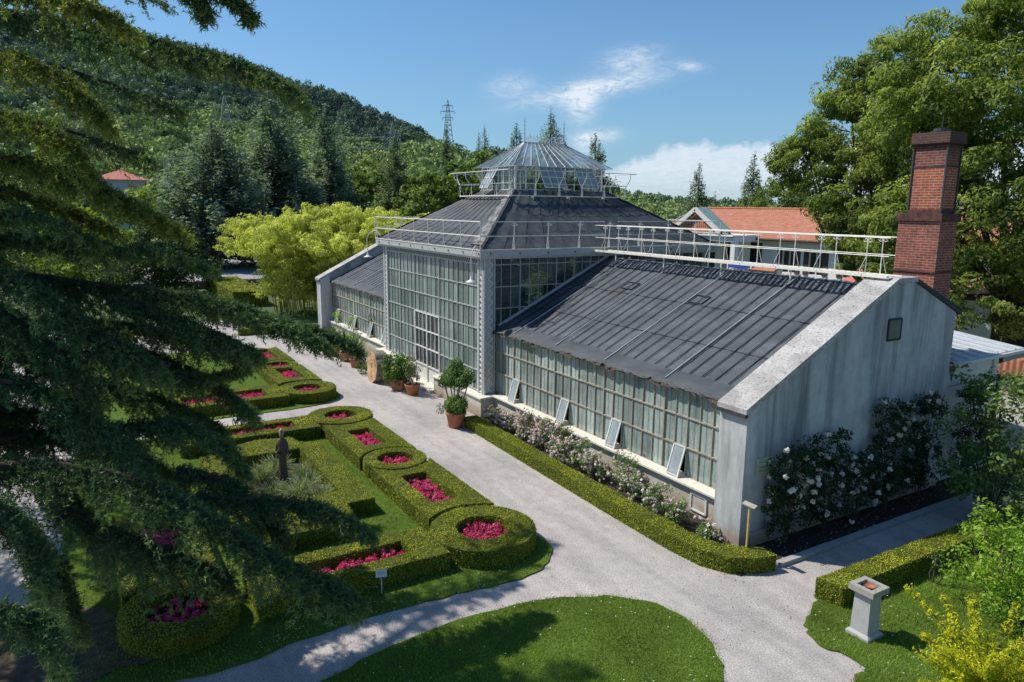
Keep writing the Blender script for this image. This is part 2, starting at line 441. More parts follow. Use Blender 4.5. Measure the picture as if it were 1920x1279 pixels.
M['L_rose'] = leafmat('rose_leaves', [(0, (0.013, 0.033, 0.013)), (.5, (0.033, 0.069, 0.025)), (1, (0.075, 0.125, 0.044))], .25, .4, 1.5, .3)
M['L_rose2'] = leafmat('pale_rose_leaves', [(0, (.09, .16, .05)), (.5, (.21, .32, .10)), (1, (.36, .45, .19))], .25, .5, 1.5, .3)
M['L_mottled'] = leafmat('mottled_leaves', [(0, (0.062, 0.105, 0.028)), (.5, (0.150, 0.228, 0.070)), (.85, (0.281, 0.351, 0.123)), (1, (0.456, 0.228, 0.088))], .3, .45, 1, .3)
M['L_gold'] = leafmat('golden_leaves', [(0, (0.234, 0.302, 0.016)), (.5, (0.550, 0.578, 0.027)), (1, (0.880, 0.825, 0.041))], .35, .5, .9, .3, (1.2, 1.2, .5))
M['L_lime'] = leafmat('lime_leaves', [(0, (0.118, 0.220, 0.030)), (.5, (0.287, 0.439, 0.055)), (1, (0.558, 0.676, 0.101))], .4, .45, .9, .3)
M['L_pot'] = leafmat('shrub_leaves', [(0, (0.045, 0.101, 0.024)), (.5, (0.119, 0.211, 0.050)), (1, (0.254, 0.355, 0.109))], .3, .45, 1.5, .25)
M['L_inside'] = leafmat('indoor_leaves', [(0, (0.020, 0.050, 0.018)), (.5, (0.060, 0.120, 0.040)), (1, (0.140, 0.200, 0.080))], .3, .5, 1, .3)
M['L_tuft'] = leafmat('sedge', [(0, (0.078, 0.125, 0.047)), (.5, (0.218, 0.281, 0.140)), (1, (0.562, 0.577, 0.406))], .3, .5, 2, .25)
M['F_pink'] = leafmat('begonia_petals', [(0, (.44, .02, .10)), (.5, (.80, .075, .25)), (1, (.88, .32, .46))], .2, .5, 2, .2, (1.2, .8, .9))
M['F_bed'] = leafmat('begonia_leaves', [(0, (0.030, 0.051, 0.021)), (.6, (0.075, 0.085, 0.034)), (1, (0.135, 0.152, 0.051))], .2, .5, 2, .3)
M['F_pale'] = leafmat('pale_pink_petals', [(0, (.80, .50, .52)), (.35, (.88, .72, .71)), (1, (.90, .86, .83))], .25, .6, 2, .1, (1, 1, 1))
M['F_white'] = leafmat('white_petals', [(0, (0.680, 0.440, 0.360)), (.25, (0.780, 0.700, 0.580)), (1, (0.840, 0.810, 0.740))], .25, .6, 2, .1, (1, 1, 1))

# ------------------------------------------------------------------ camera, light, world
cam = bpy.data.cameras.new('camera'); co = bpy.data.objects.new('camera', cam); col.objects.link(co)
m4 = Matrix([list(r) for r in ((0.513624, -0.161649, 0.842651, 0.0), (0.857957, 0.085280, -0.506594, 0.0), (0.010029, 0.983157, 0.182490, 0.0))] + [[0, 0, 0, 1]]); m4.translation = Vector((0, 0, 9.0))
co.matrix_world = m4; cam.sensor_fit = 'HORIZONTAL'; cam.sensor_width = 36; cam.lens = 25.3886
cam.clip_start = .1; cam.clip_end = 6000
scene.camera = co
SUN = unit(A(-.60, -.53, 1.0))
sl = bpy.data.lights.new('sun', 'SUN'); sl.energy = 5.0; sl.angle = math.radians(.53); sl.color = (1.0, .945, .85)
so = bpy.data.objects.new('sun', sl); col.objects.link(so)
so.rotation_euler = Vector(SUN).to_track_quat('Z', 'Y').to_euler()
w = bpy.data.worlds.new('World'); scene.world = w; w.use_nodes = True
nt = w.node_tree; bg = nt.nodes['Background']
W = Mat.__new__(Mat); W.nt = nt
sky = nt.nodes.new('ShaderNodeTexSky'); sky.sky_type = 'NISHITA'; sky.sun_disc = False
sky.sun_elevation = math.asin(SUN[2]); sky.sun_rotation = math.atan2(SUN[0], SUN[1])
sky.altitude = 100; sky.air_density = 1.0; sky.dust_density = .6; sky.ozone_density = 2.2
tcn = nt.nodes.new('ShaderNodeTexCoord'); gen = tcn.outputs['Generated']
sp = nt.nodes.new('ShaderNodeSeparateXYZ'); nt.links.new(gen, sp.inputs[0])
def wm(op, a, b=0.0, clamp=False): return W.math(op, a, b, clamp)
az = wm('MULTIPLY', wm('ARCTAN2', sp.outputs['Y'], sp.outputs['X']), 180 / PI)   # degrees
el = wm('MULTIPLY', wm('ARCSINE', sp.outputs['Z']), 180 / PI)
cb = nt.nodes.new('ShaderNodeCombineXYZ'); nt.links.new(az, cb.inputs[0]); nt.links.new(el, cb.inputs[1])
vec = cb.outputs[0]
def wnoise(scale, detail, rough, vs, dist=0):
    mp = nt.nodes.new('ShaderNodeMapping'); mp.inputs['Scale'].default_value = vs; nt.links.new(vec, mp.inputs['Vector'])
    return W.noise(scale, detail, rough, mp.outputs[0], dist=dist)
def blob(a0, e0, ra, re, rot):
    c_, s_ = math.cos(rot), math.sin(rot)
    da, de = wm('SUBTRACT', az, a0), wm('SUBTRACT', el, e0)
    u = wm('DIVIDE', wm('ADD', wm('MULTIPLY', da, c_), wm('MULTIPLY', de, s_)), ra)
    v_ = wm('DIVIDE', wm('SUBTRACT', wm('MULTIPLY', de, c_), wm('MULTIPLY', da, s_)), re)
    r2 = wm('ADD', wm('MULTIPLY', u, u), wm('MULTIPLY', v_, v_))
    return wm('POWER', 2.718, wm('MULTIPLY', r2, -1.0))
def wmax(*a):
    r = a[0]
    for x in a[1:]: r = wm('ADD', r, x)
    return r
n1 = wnoise(.55, 7, .62, (1, 1.6, 1), .5); n2 = wnoise(1.6, 6, .65, (.6, 1.7, 1), .9)
wisp = wmax(blob(143.0, 8.75, 4.6, .62, -.19), wm('MULTIPLY', blob(143.9, 7.6, 1.1, 1.15, .25), .85), wm('MULTIPLY', blob(140.3, 10.7, 2.0, .8, -.1), .6), wm('MULTIPLY', blob(149.3, 8.9, 1.6, .7, -.15), .5), wm('MULTIPLY', blob(136.0, 10.2, 1.0, .3, .15), .4), wm('MULTIPLY', blob(142.6, 5.3, 1.6, .5, -.1), .75), wm('MULTIPLY', blob(143.7, 4.6, .9, .9, .1), .45))
wispd = wm('MULTIPLY', wm('MULTIPLY', wisp, wm('ADD', wm('MULTIPLY', wm('SUBTRACT', n2, .30), 3.2), .15), True), .9)
topel = wm('ADD', 4.9, wm('MULTIPLY', wm('SUBTRACT', n1, .5), 2.2))
topel = wm('SUBTRACT', topel, wm('MULTIPLY', wm('MAXIMUM', wm('SUBTRACT', az, 137.5), 0.0), .45))
bank = wm('MULTIPLY', wm('SUBTRACT', topel, el), 1.6, True)
fade = wm('MULTIPLY', wm('SUBTRACT', 145.5, az), .25, True)
low = wm('MULTIPLY', el, .35, True)
bank = wm('MULTIPLY', wm('MULTIPLY', bank, fade), wm('ADD', wm('MULTIPLY', n2, .55), wm('MULTIPLY', low, .42)))
cloud = wm('MINIMUM', wm('ADD', wispd, bank), .88)

hazeC = W.ramp(wm('DIVIDE', el, 40.0), [(0.0, (.5,) * 3), (.10, (.36,) * 3), (.45, (0.0,) * 3)])
skyc = W.mix(W.mix(sky.outputs['Color'], (.66, .96, 1.16), 1.0, 'MULTIPLY'), (2.6, 4.2, 5.9), hazeC)
skyc = W.mix(skyc, (7.6, 8.2, 8.9), cloud)
nt.links.new(skyc, bg.inputs['Color']); bg.inputs['Strength'].default_value = .11
scene.view_settings.view_transform = 'Standard'; scene.view_settings.look = 'None'; scene.view_settings.exposure = 0
scene.cycles.max_bounces = 8; scene.cycles.transparent_max_bounces = 16

# ------------------------------------------------------------------ ground, paths, lawns
def ground_sheet():
    xs = np.array([-3000, -1200, -500, -200, -100, -60, -30, -10, 10, 40, 120, 400, 1200, 3000.])
    ys = np.array([-2000, -600, -200, -60, -20, 0, 10, 20, 40, 80, 200, 600, 1500, 4000.])
    V = [(x, y, -.03) for y in ys for x in xs]; n = len(xs)
    F = np.array([(j * n + i, j * n + i + 1, (j + 1) * n + i + 1, (j + 1) * n + i) for j in range(len(ys) - 1) for i in range(n - 1)])
    mk('ground', V, F, M['ground'], kind='structure')
ground_sheet()
def sheet(name, poly, z, mat, holes=(), kind='structure', edge=.0):
    V, F = triangulate(poly, holes)
    mb = MB(); mb.add([(x, y, z) for x, y in V], F)
    if edge:
        for L in [poly] + list(holes):
            n = len(L); mb.add([(x, y, z) for x, y in L] + [(x, y, z - edge) for x, y in L], [(i, (i + 1) % n, n + (i + 1) % n, n + i) for i in range(n)])
    return mb.build(name, mat, kind=kind)
sheet('gravel_path', [(-60, -14), (4, -14), (4, 24), (-4, 40), (-11.4, 40), (-11.4, 14.4), (-54, 14.4), (-60, 12)], .0, M['gravel'])
def wob(poly, amp, step=.25, closed=True):
    """resample an outline and make its edge slightly uneven"""
    P = np.array(poly); out = []
    for i in range(len(P)):
        a, b = P[i], P[(i + 1) % len(P)]; n = max(1, int(np.linalg.norm(b - a) / step))
        for k in range(n):
            q = a + (b - a) * k / n; out.append(tuple(q + rng.normal(size=2) * amp))
    return out
LAWN1 = smooth_poly([(-15.2, 10.45), (-14.35, 9.9), (-13.92, 9.1), (-13.9, 8.0), (-14.05, 6.9), (-14.2, 5.0), (-14.0, 3.2), (-13.8, 1.9), (-13.9, .4), (-14.6, -.6), (-16, -1.0), (-29.2, -1.0), (-30.2, 0), (-30.25, 3), (-30.25, 6.4), (-30.1, 9.6), (-28.5, 10.0), (-22, 9.86), (-17.3, 9.86)], 2)
LAWN2 = smooth_poly([(-31.75, -1), (-31.8, 4), (-31.7, 8.3), (-32.1, 9.6), (-33.2, 10.5), (-34.8, 10.1), (-39, 10.02), (-45, 10.1), (-47.4, 9.6), (-47.6, 5), (-47.5, -1)], 2)
LAWN3 = smooth_poly([(-12.35, 2.2), (-12.5, 3.4), (-12.85, 4.6), (-13.05, 6.2), (-12.95, 8.2), (-12.5, 9.6), (-11.75, 10.6), (-10.6, 11.05), (-9.4, 10.75), (-8.5, 9.95), (-7.6, 8.4), (-6.5, 6), (-6, 3), (-9, 1)], 2)
LAWN4 = smooth_poly([(-6.6, 11.3), (-7.35, 12.0), (-7.4, 12.7), (-7.85, 12.9), (-8.3, 12.68), (-8.75, 12.8), (-9.2, 13.25), (-9.5, 13.9), (-9.7, 14.4), (-9.75, 20), (-9.75, 26), (2, 26), (2, 11)], 2)
sheet('lawn_parterre', wob(LAWN1, .035), .035, M['turf'], edge=.07)
sheet('lawn_parterre_far', wob(LAWN2, .025), .035, M['turf'], edge=.07)
sheet('lawn_oval', wob(LAWN3, .035), .035, M['turf'], edge=.07)
sheet('lawn_side', wob(LAWN4, .035), .035, M['turf'], edge=.07)
sheet('leaf_litter_ground', wob(smooth_poly([(-14.4, -1.2), (-14.9, .2), (-14.6, 1.4), (-15.6, 1.0), (-17.5, -.2), (-18.6, -2.0), (-17.0, -3.2), (-15.2, -2.6)], 2), .05), .05, M['soil_path'])
sheet('bed_soil', [(-25.9, 13.5), (-11.3, 13.5), (-11.3, 25.2), (-12.3, 25.2), (-12.3, 15.2), (-25.9, 15.2)], .04, M['soil'], edge=.05)
# grass blades
def blades(poly, dens, h, w_, holes=(), z=.035, edge_x=0):
    x, y = sample_poly(poly, dens, holes); n = len(x)
    P = np.stack([x, y, np.full(n, z)], 1)
    P[:, :2] += rng.normal(size=(n, 2)) * edge_x
    th = rng.uniform(0, 2 * PI, n); L = h * rng.uniform(.5, 1.3, n)
    ln = unit(np.stack([rng.normal(size=n) * .6, rng.normal(size=n) * .6, np.ones(n)], 1)) * L[:, None]
    wv = np.stack([np.cos(th), np.sin(th), np.zeros(n)], 1) * w_
    return np.stack([P - wv, P + wv, P + ln], 1).reshape(-1, 3)
def grass(name, spec, label):
    Vs = [blades(*s[:4], **(s[4] if len(s) > 4 else {})) for s in spec]; V = np.concatenate(Vs); n = len(V) // 3
    o = mk(name, V, np.arange(n * 3).reshape(n, 3), M['L_grass'], tint=np.clip(rng.normal(.45, .22, n), 0, 1), kind='stuff')
    o['label'] = label; o['category'] = 'grass'
grass('grass', [(LAWN3, 1500, .06, .008, dict(edge_x=.05)), ([(min(x, -4.3), min(y, 22.5)) for x, y in LAWN4], 1000, .075, .008, dict(edge_x=.03))], 'mown green grass of the oval lawn and the lawn by the pedestal')
SEL = [(x, y) for x, y in LAWN1]
grass('grass', [(LAWN1, 420, .06, .011, dict(edge_x=.03)), ([p for p in LAWN2], 160, .06, .015)], 'short grass strips between the box hedges of the parterre')
# small white daisies
dz = []
for poly, n in ((LAWN3, 90), (rect(-14.6, -13.95, 2.5, 8.8), 40), (rect(-9.2, -6, 12.9, 16), 40)):
    x, y = sample_poly(poly, 12)
    dz.append(np.stack([x[:n], y[:n], np.full(len(x[:n]), .095)], 1))
lx = rng.uniform(-42, -9, 900); ly = np.where(rng.random(900) < .6, rng.normal(13.0, .9, 900), rng.uniform(10, 14.5, 900)); lx2 = rng.uniform(-14, -9, 160); ly2 = rng.uniform(2, 14, 160)
lp = np.stack([np.r_[lx, lx2], np.r_[ly, ly2], np.full(1060, .012)], 1); lp = lp[~in_poly(lp[:, 0], lp[:, 1], LAWN3) & ~in_poly(lp[:, 0], lp[:, 1], LAWN1)]
V, F = leaf_quads(lp, rng.uniform(.02, .055, len(lp)), D=rng.normal(size=lp.shape) * A(1, 1, .1), N=np.tile(A(0, 0, 1), (len(lp), 1)) + rng.normal(size=lp.shape) * .2, asp=.5)
o = mk('fallen_leaves', V, F, M['dead_leaf'], kind='stuff'); o['label'] = 'scattered dry leaf bits on the pale gravel walk'; o['category'] = 'leaf bits'
P = np.concatenate(dz); V, F = leaf_quads(P, .035, D=np.stack([rng.normal(size=len(P)), rng.normal(size=len(P)), np.zeros(len(P))], 1), N=np.tile(A(0, 0, 1), (len(P), 1)), asp=1)
o = mk('daisies', V, F, M['F_white'], tint=np.full(len(P), .9), kind='stuff'); o['label'] = 'tiny white daisies sprinkled over the lawns'; o['category'] = 'daisies'

# ------------------------------------------------------------------ hedges and begonia beds
def hedge(name, label, poly, holes=(), h=.5, dens=900, size=.045, group=None, cat='hedge', loc=None):
    if size < .05: dens, size = dens * 1.5, .036 if dens > 950 else .042
    c = np.array(poly).mean(0)
    t = thing(name, label, cat, (c[0], c[1], 0), group)
    V, F = triangulate(poly, holes)
    mb = MB(); mb.add([(x, y, h) for x, y in V], F)
    P, N = [], []
    x, y = sample_poly(poly, dens, holes)
    P.append(np.stack([x, y, h + rng.normal(size=len(x)) * .016 + .024 * np.sin(x * 3.3 + y * 2.1) * np.cos(y * 2.7 - x) + .03 * (rng.random(len(x)) ** 8)], 1)); N.append(np.tile(A(0, 0, 1), (len(x), 1)))
    for L in [poly] + list(holes):
        L = np.array(L)
        ar = .5 * np.sum(L[:, 0] * np.roll(L[:, 1], -1) - np.roll(L[:, 0], -1) * L[:, 1]); s = 1 if ar > 0 else -1
        if L is not None and any(L is q for q in ()): pass
        outer = len(P) == 1
        for i in range(len(L)):
            a, b = L[i], L[(i + 1) % len(L)]; e = b - a; le = np.linalg.norm(e)
            if le < 1e-6: continue
            nrm = A(e[1], -e[0]) / le * s * (1 if outer else -1)
            mb.add([(*a, 0), (*b, 0), (*b, h), (*a, h)], [(0, 1, 2, 3)])
            k = rng.poisson(le * h * dens * .9); u = rng.uniform(size=k); zz = rng.uniform(.01, 1, k) * h
            q = a + u[:, None] * e + nrm * (rng.normal(size=(k, 1)) * .014 + .004 + .03 * rng.random((k, 1)) ** 6)
            P.append(np.stack([q[:, 0], q[:, 1], zz], 1)); N.append(np.tile(A(nrm[0], nrm[1], .15), (k, 1)))
        if outer: first = False
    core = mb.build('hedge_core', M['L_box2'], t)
    P = np.concatenate(P); N = np.concatenate(N); n = len(P); side_shade = np.where(N[:, 2] < .5, -.22, .06)  # shade on the hedge sides is put into the leaf tint
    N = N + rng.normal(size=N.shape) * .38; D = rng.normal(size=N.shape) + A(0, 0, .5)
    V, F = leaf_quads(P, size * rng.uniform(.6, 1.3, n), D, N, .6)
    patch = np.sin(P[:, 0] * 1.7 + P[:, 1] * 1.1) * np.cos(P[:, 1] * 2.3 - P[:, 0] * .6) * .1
    mk('foliage', V, F, M['L_box'], t, np.clip(rng.normal(.55, .11, n) + patch + side_shade, 0, 1))
    return t
def begonias(label, poly, h=.31, dens=78, group='pink begonia beds', z=.04, pdens=26):
    c = np.array(poly).mean(0)
    t = thing('begonia_bed', label, 'flower bed', (c[0], c[1], 0), group)
    x, y = sample_poly(poly, dens * 6); n = len(x)
    hh = h * (.55 + .3 * rng.random(n))
    V, F = leaf_quads(np.stack([x, y, hh], 1), rng.uniform(.05, .1, n), N=rng.normal(size=(n, 3)) * .7 + A(0, 0, 1), asp=.8)
    mk('foliage', V, F, M['F_bed'], t, rng.random(n))
    mbs = MB(); mbs.add(*[[(x_, y_, z) for x_, y_ in poly], [tuple(range(len(poly)))]]); mbs.build('soil', M['soil'], t)
    x, y = sample_poly(poly, dens); P, T = [], []
    for a, b in zip(x, y):
        k = rng.integers(int(pdens * 1.3), int(pdens * 2.2)); r = rng.uniform(.045, .085); hb = h + rng.normal() * .035
        d = unit(rng.normal(size=(k, 3)) * A(1, 1, .7)) * r * rng.random((k, 1)) ** .4
        P.append(A(a, b, hb) + d); T.append(np.clip(rng.normal(.5 + rng.normal() * .15, .2, k), 0, 1))
    P = np.concatenate(P); T = np.concatenate(T); n = len(P)
    V, F = leaf_quads(P, rng.uniform(.022, .045, n), N=rng.normal(size=(n, 3)) + A(0, 0, .8), asp=1.0)
    mk('flowers', V, F, M['F_pink'], t, T)
    return t
def ring(c, r, ri, hole_r=None): return circle(c, r, 48), circle(c, ri, 32)[::-1]
YC = 8.77
def arcx(cx, r, side, y0, y1, yc=YC, n=9):
    ys = np.linspace(y0, y1, n)
    return [(cx + side * math.sqrt(max(.01, r * r - (y - yc) ** 2)), y) for y in ys]
def square_between(cl, rl, cr, rr, y0, y1, yc=YC):
    return arcx(cr, rr, -1, y0, y1, yc) + arcx(cl, rl, 1, y1, y0, yc)
GR, GS, GB = 'round box hedges of the parterre', 'square box hedges of the parterre', 'long box hedges of the parterre'
def bed_ring(c, r, ri, lab, blab, dens=900):
    hedge('round_hedge', lab, circle(c, r, 48), [circle(c, ri, 32)], dens=dens, group=GR, cat='round hedge')
    begonias(blab, circle(c, ri - .05, 24))
def bed_square(poly, hole, lab, blab, dens=900):
    hedge('square_hedge', lab, poly, [hole], dens=dens, group=GS, cat='square hedge')
    begonias(blab, [(p[0] * .94 + np.mean([q[0] for q in hole]) * .06, p[1] * .94 + np.mean([q[1] for q in hole]) * .06) for p in hole])
bed_ring((-16.02, 8.77), 1.42, .73, 'large ring of clipped box at the rounded lawn corner, nearest the gravel fork', 'pink begonias inside the large round hedge at the gravel fork', 1500)
bed_square(square_between(-22.3, 1.2, -16.02, 1.58, 7.72, 9.8), rect(-20.6, -18.2, 8.25, 9.15), 'big square box hedge between the largest ring and the small middle ring', 'pink begonias in the big square hedge next to the largest ring', 1300)
bed_ring((-22.3, 8.77), 1.06, .62, 'small middle ring of box wedged between two square hedges', 'few pink begonias in the small middle ring', 1100)
bed_square(square_between(-28.31, 1.5, -22.3, 1.2, 7.72, 9.8), rect(-26.0, -24.0, 8.3, 9.15), 'square box hedge behind the small middle ring, beside the topiary pot', 'crimson begonias in the square hedge behind the small middle ring', 1000)
bed_ring((-28.31, 8.77), 1.3, .65, 'ring of box where the narrow cross path meets the wide walk', 'dark pink begonias in the ring beside the narrow cross path', 900)
bed_ring((-33.5, 8.83), 1.32, .67, 'ring of box just beyond the narrow cross path, at a rounded grass corner', 'bright pink begonias in the ring beyond the cross path', 800)
bed_square(square_between(-39.3, 1.2, -33.5, 1.62, 7.78, 9.9, 8.83), rect(-38.1, -35.8, 8.4, 9.3), 'square box hedge opposite the sawn log, beyond the cross path', 'bright pink begonias in the square hedge opposite the log', 700)
bed_ring((-39.3, 8.83), 1.05, .62, 'distant small ring of box half covered by the drooping cedar tip', 'sliver of pink begonias in the distant small ring', 500)
bed_square(square_between(-45.4, 1.5, -39.3, 1.2, 7.78, 9.9, 8.83), rect(-43.9, -41.3, 8.4, 9.3), 'farthest square box hedge behind the hanging cedar fringe', 'salmon pink begonias in the farthest square hedge', 400)
def bed_long(x0, x1, y0, y1, lab, blab, dens):
    hedge('long_hedge', lab, rect(x0, x1, y0, y1), [rect(x0 + .5, x1 - .5, y0 + .75, y1 - .8)], dens=dens, group=GB, cat='long hedge')
    begonias(blab, rect(x0 + .55, x1 - .55, y0 + .8, y1 - .85))
bed_long(-16.85, -15.15, 2.75, 7.35, 'long box hedge behind the white label on a stake', 'row of pink begonias in the long hedge behind the label stake', 1200)
bed_long(-28.85, -27.1, 2.6, 7.6, 'long box hedge behind the statue', 'row of magenta begonias behind the statue', 800)
bed_long(-34.75, -32.35, 2.6, 7.7, 'long box hedge on the far side of the narrow cross path', 'row of pink begonias beyond the narrow cross path', 700)
bed_ring((-15.85, 1.25), 1.18, .7, 'ring of box in deep cedar shade at the lower corner of the garden', 'shaded dark pink begonias in the ring under the cedar', 1300)
bed_square(square_between(-22.3, 1.2, -15.55, 1.55, .2, 2.3, 1.25), rect(-20.6, -18.0, .75, 1.75), 'square box hedge hidden under the cedar boughs', 'begonias glimpsed through the cedar boughs', 500)
hedge('statue_hedge', 'stepped rectangular box hedge enclosing the statue and its tufts', smooth_poly([(-26.2, 3.9), (-25.6, 3.9), (-25.5, 3.0), (-19.35, 3.0), (-19.35, 3.75), (-18.1, 3.75), (-18.1, 6.0), (-19.35, 6.1), (-19.35, 6.95), (-25.1, 7.0), (-25.6, 6.4), (-26.3, 6.2), (-26.5, 5)], 0), [rect(-24.9, -20.35, 3.85, 6.2)], dens=1000)
sheet('statue_bed_soil', rect(-24.88, -20.37, 3.87, 6.18), .05, M['soil'])
hedge('rose_border_hedge', 'low L-shaped box hedge edging the pink roses along the glasshouse', [(-25.75, 13.2), (-20, 13.05), (-15.5, 12.95), (-13.2, 12.93), (-12.2, 13.02), (-11.55, 13.35), (-11.2, 13.9), (-11.06, 14.5), (-11.55, 14.55), (-11.85, 14.05), (-12.35, 13.68), (-13.2, 13.55), (-20, 13.6), (-25.7, 13.75)], h=.42, dens=1300)
hedge('path_hedge', 'straight box hedge bordering the lawn behind the stone pedestal', [(-9.72, 14.25), (-9.1, 14.35), (-8.95, 24), (-9.6, 24)], h=.5, dens=1500)
hedge('clipped_hedge', 'dark clipped hedge far off below the dry stone wall', rect(-82, -67, 11.5, 14.5), h=1.35, dens=120, size=.12)

# ------------------------------------------------------------------ the glasshouse
GH = thing('glasshouse', 'old cream glasshouse with tall central pavilion, lantern top and two net-covered wings', 'glasshouse', (-32.8, 15, 0))
X0, X1 = -38.65, -26.95            # pavilion in x
YF, YB = 14.85, 27.95              # pavilion front, back
WY, WB = 15.42, 23.7               # wing glass plane, wing back wall
def pane_wall(name, mat, o, u, x_edges, z_edges, parent, top=None, skip=None, depth=.004):
    """panes in a vertical plane: o origin, u horizontal unit vector; top(s) limits the height"""
    o, u = np.array(o, float), np.array(u, float); nrm = np.cross(u, A(0, 0, 1))
    V, F, T = [], [], []
    for i in range(len(x_edges) - 1):
        for j in range(len(z_edges) - 1):
            a, b = x_edges[i], x_edges[i + 1]; c, d = z_edges[j], z_edges[j + 1]
            if skip and skip((a + b) / 2, (c + d) / 2): continue
            da = db = d
            ca = cb_ = c
            if top:
                ca, cb_ = max(c, top(a)), max(c, top(b))
                if ca >= d and cb_ >= d: continue
                ca, cb_ = min(ca, d), min(cb_, d)
            k = len(V); j4 = rng.normal(size=4) * depth
            for (s, z), e in zip(((a, ca), (b, cb_), (b, d), (a, d)), j4): V.append(o + u * s + A(0, 0, z) + nrm * e)
            F.append((k, k + 1, k + 2, k + 3)); T.append(np.clip(rng.normal(.5, .25), 0, 1))
    return mk(name, V, F, mat, parent, T)
def bars(name, mat, o, u, vx, hz, zlo, zhi, parent, heavy=(), top=None, w=.024, wh=.05, d=.045):
    o, u = np.array(o, float), np.array(u, float); nrm = np.cross(u, A(0, 0, 1)); mb = MB()
    def post(s, w_):
        z0 = max(zlo, top(s)) if top else zlo
        if z0 >= zhi - .03: return
        mb.beam(o + u * s + A(0, 0, z0) + nrm * .02, o + u * s + A(0, 0, zhi) + nrm * .02, w_, d if w_ < .05 else d * 1.7, up=nrm)
    for s in vx: post(s, w)
    for s in heavy: post(s, wh)
    for z in hz:
        s0, s1 = min(vx), max(vx)
        if top:
            ss = np.linspace(s0, s1, 200); ok = [s for s in ss if top(s) <= z]
            if not ok: continue
            s0, s1 = min(ok), max(ok)
        mb.beam(o + u * s0 + A(0, 0, z) + nrm * .024, o + u * s1 + A(0, 0, z) + nrm * .024, .045, d * 1.15, up=nrm)
    return mb.build(name, mat, parent)
ZT = [.95, 1.87, 2.80, 3.74, 4.66, 5.60, 6.55, 6.98]
# plinths
mb = MB()
for a, b, y0, y1, z in ((-26.7, -12.9, 15.12, 15.6, .86), (-50.6, -39.0, 15.12, 15.6, .86), (-39.1, -34.5, 14.45, 15.3, .80), (-31.45, -26.6, 14.45, 15.3, .80)):
    MB().extr([(y0, -.1), (y0, z), (y1, z), (y1, -.1)], a, b).build('plinth', M['plinth'], GH, bevel=.01)
mb = MB()
for a, b, y0, y1, z in ((-26.55, -13.15, 14.98, 15.5, .86), (-50.4, -39.1, 14.98, 15.5, .86), (-39.2, -34.5, 14.36, 15.3, .80), (-31.45, -26.5, 14.36, 15.3, .80)):
    MB().extr([(y0, z), (y0, z + .07), (y1, z + .11), (y1, z)], a, b).build('sill', M['sill'], GH, bevel=.008)
MB().box(-34.6, -31.4, 14.2, 14.95, -.05, .14).build('door_step', M['sill'], GH, bevel=.01)
# dark ventilation flap frames in the plinth
for x in (-21.9, -14.35):
    mb = MB(); mb.beam((x - .3, 15.1, .2), (x + .3, 15.1, .2), .05); mb.beam((x - .3, 15.1, .7), (x + .3, 15.1, .7), .05); mb.beam((x - .3, 15.1, .2), (x - .3, 15.1, .7), .05, up=(0, 1, 0)); mb.beam((x + .3, 15.1, .2), (x + .3, 15.1, .7), .05, up=(0, 1, 0))
    f = mb.build('flap', M['white_paint'], GH); MB().box(x - .28, x + .28, 15.105, 15.13, .22, .68).build('flap_board', M['plinth'], f)
# wings: glazing
VENT_R = [-25.32, -22.08, -18.82, -15.52]; VENT_L = [-49.1, -45.85, -42.75, -40.2]
for nm, a, b, vents in (('right', -26.95, -13.22, VENT_R), ('left', -50.3, -38.75, VENT_L)):
    n = round((b - a) / .5); e = list(np.linspace(0, b - a, n + 1)); o = (a, WY, 0)
    vi = [int(np.argmin([abs(a + s - v) for s in e])) for v in vents]
    sk = lambda s, z, e=e, vi=vi: z < 1.8 and any(e[i] < s < e[i + 1] for i in vi)
    gw = pane_wall('glass_wall', M['glass'], o, (1, 0, 0), e, ZT[:3] + [3.70], GH, skip=sk)
    mid = [(e[i] + e[i + 1]) / 2 + .02 * ((i * 7) % 3 - 1) for i in range(n)]
    bars('glazing_bars', M['bar_wing'], o, (1, 0, 0), e, ZT[:3] + [3.70], .95, 3.70, gw, heavy=e[3::6])
    mb = MB()
    for i, s in enumerate(mid): mb.quad((a + s - .012, WY - .012, .98), (a + s + .012, WY - .012, .98), (a + s + .012, WY - .012, 3.68), (a + s - .012, WY - .012, 3.68))
    mb.build('pane_lap', M['pane_open'], gw)
    for i in vi:      # opened bottom lights
        x0, x1 = a + e[i] + .02, a + e[i + 1] - .02; hz, ang = 1.86, math.radians(17); Lw = .98
        p0 = A(x0, WY - .05, hz); dn = A(0, -math.sin(ang), -math.cos(ang))
        mb = MB()
        for xx in (x0, x1): mb.beam((xx, *p0[1:]), A(xx, *p0[1:]) + dn * Lw, .045, .035, up=(0, 1, 0))
        for s in (0, Lw): mb.beam(A(x0, *p0[1:]) + dn * s, A(x1, *p0[1:]) + dn * s, .045, .035)
        wdw = mb.build('window', M['white_paint'], GH)
        q0, q1 = A(x0, *p0[1:]) + dn * .03, A(x1, *p0[1:]) + dn * .03
        mk('pane', [q0, q1, q1 + dn * (Lw - .05), q0 + dn * (Lw - .05)], [(0, 1, 2, 3)], M['pane_open'], wdw, [.8])
        mb = MB(); mb.box(x0 - .03, x1 + .03, WY - .34, WY + .1, .968, 1.0); mb.beam((x1 - .05, WY, 1.0), A(x1 - .05, *p0[1:]) + dn * .8, .018)
        mb.build('window_shelf', M['sill'], wdw)
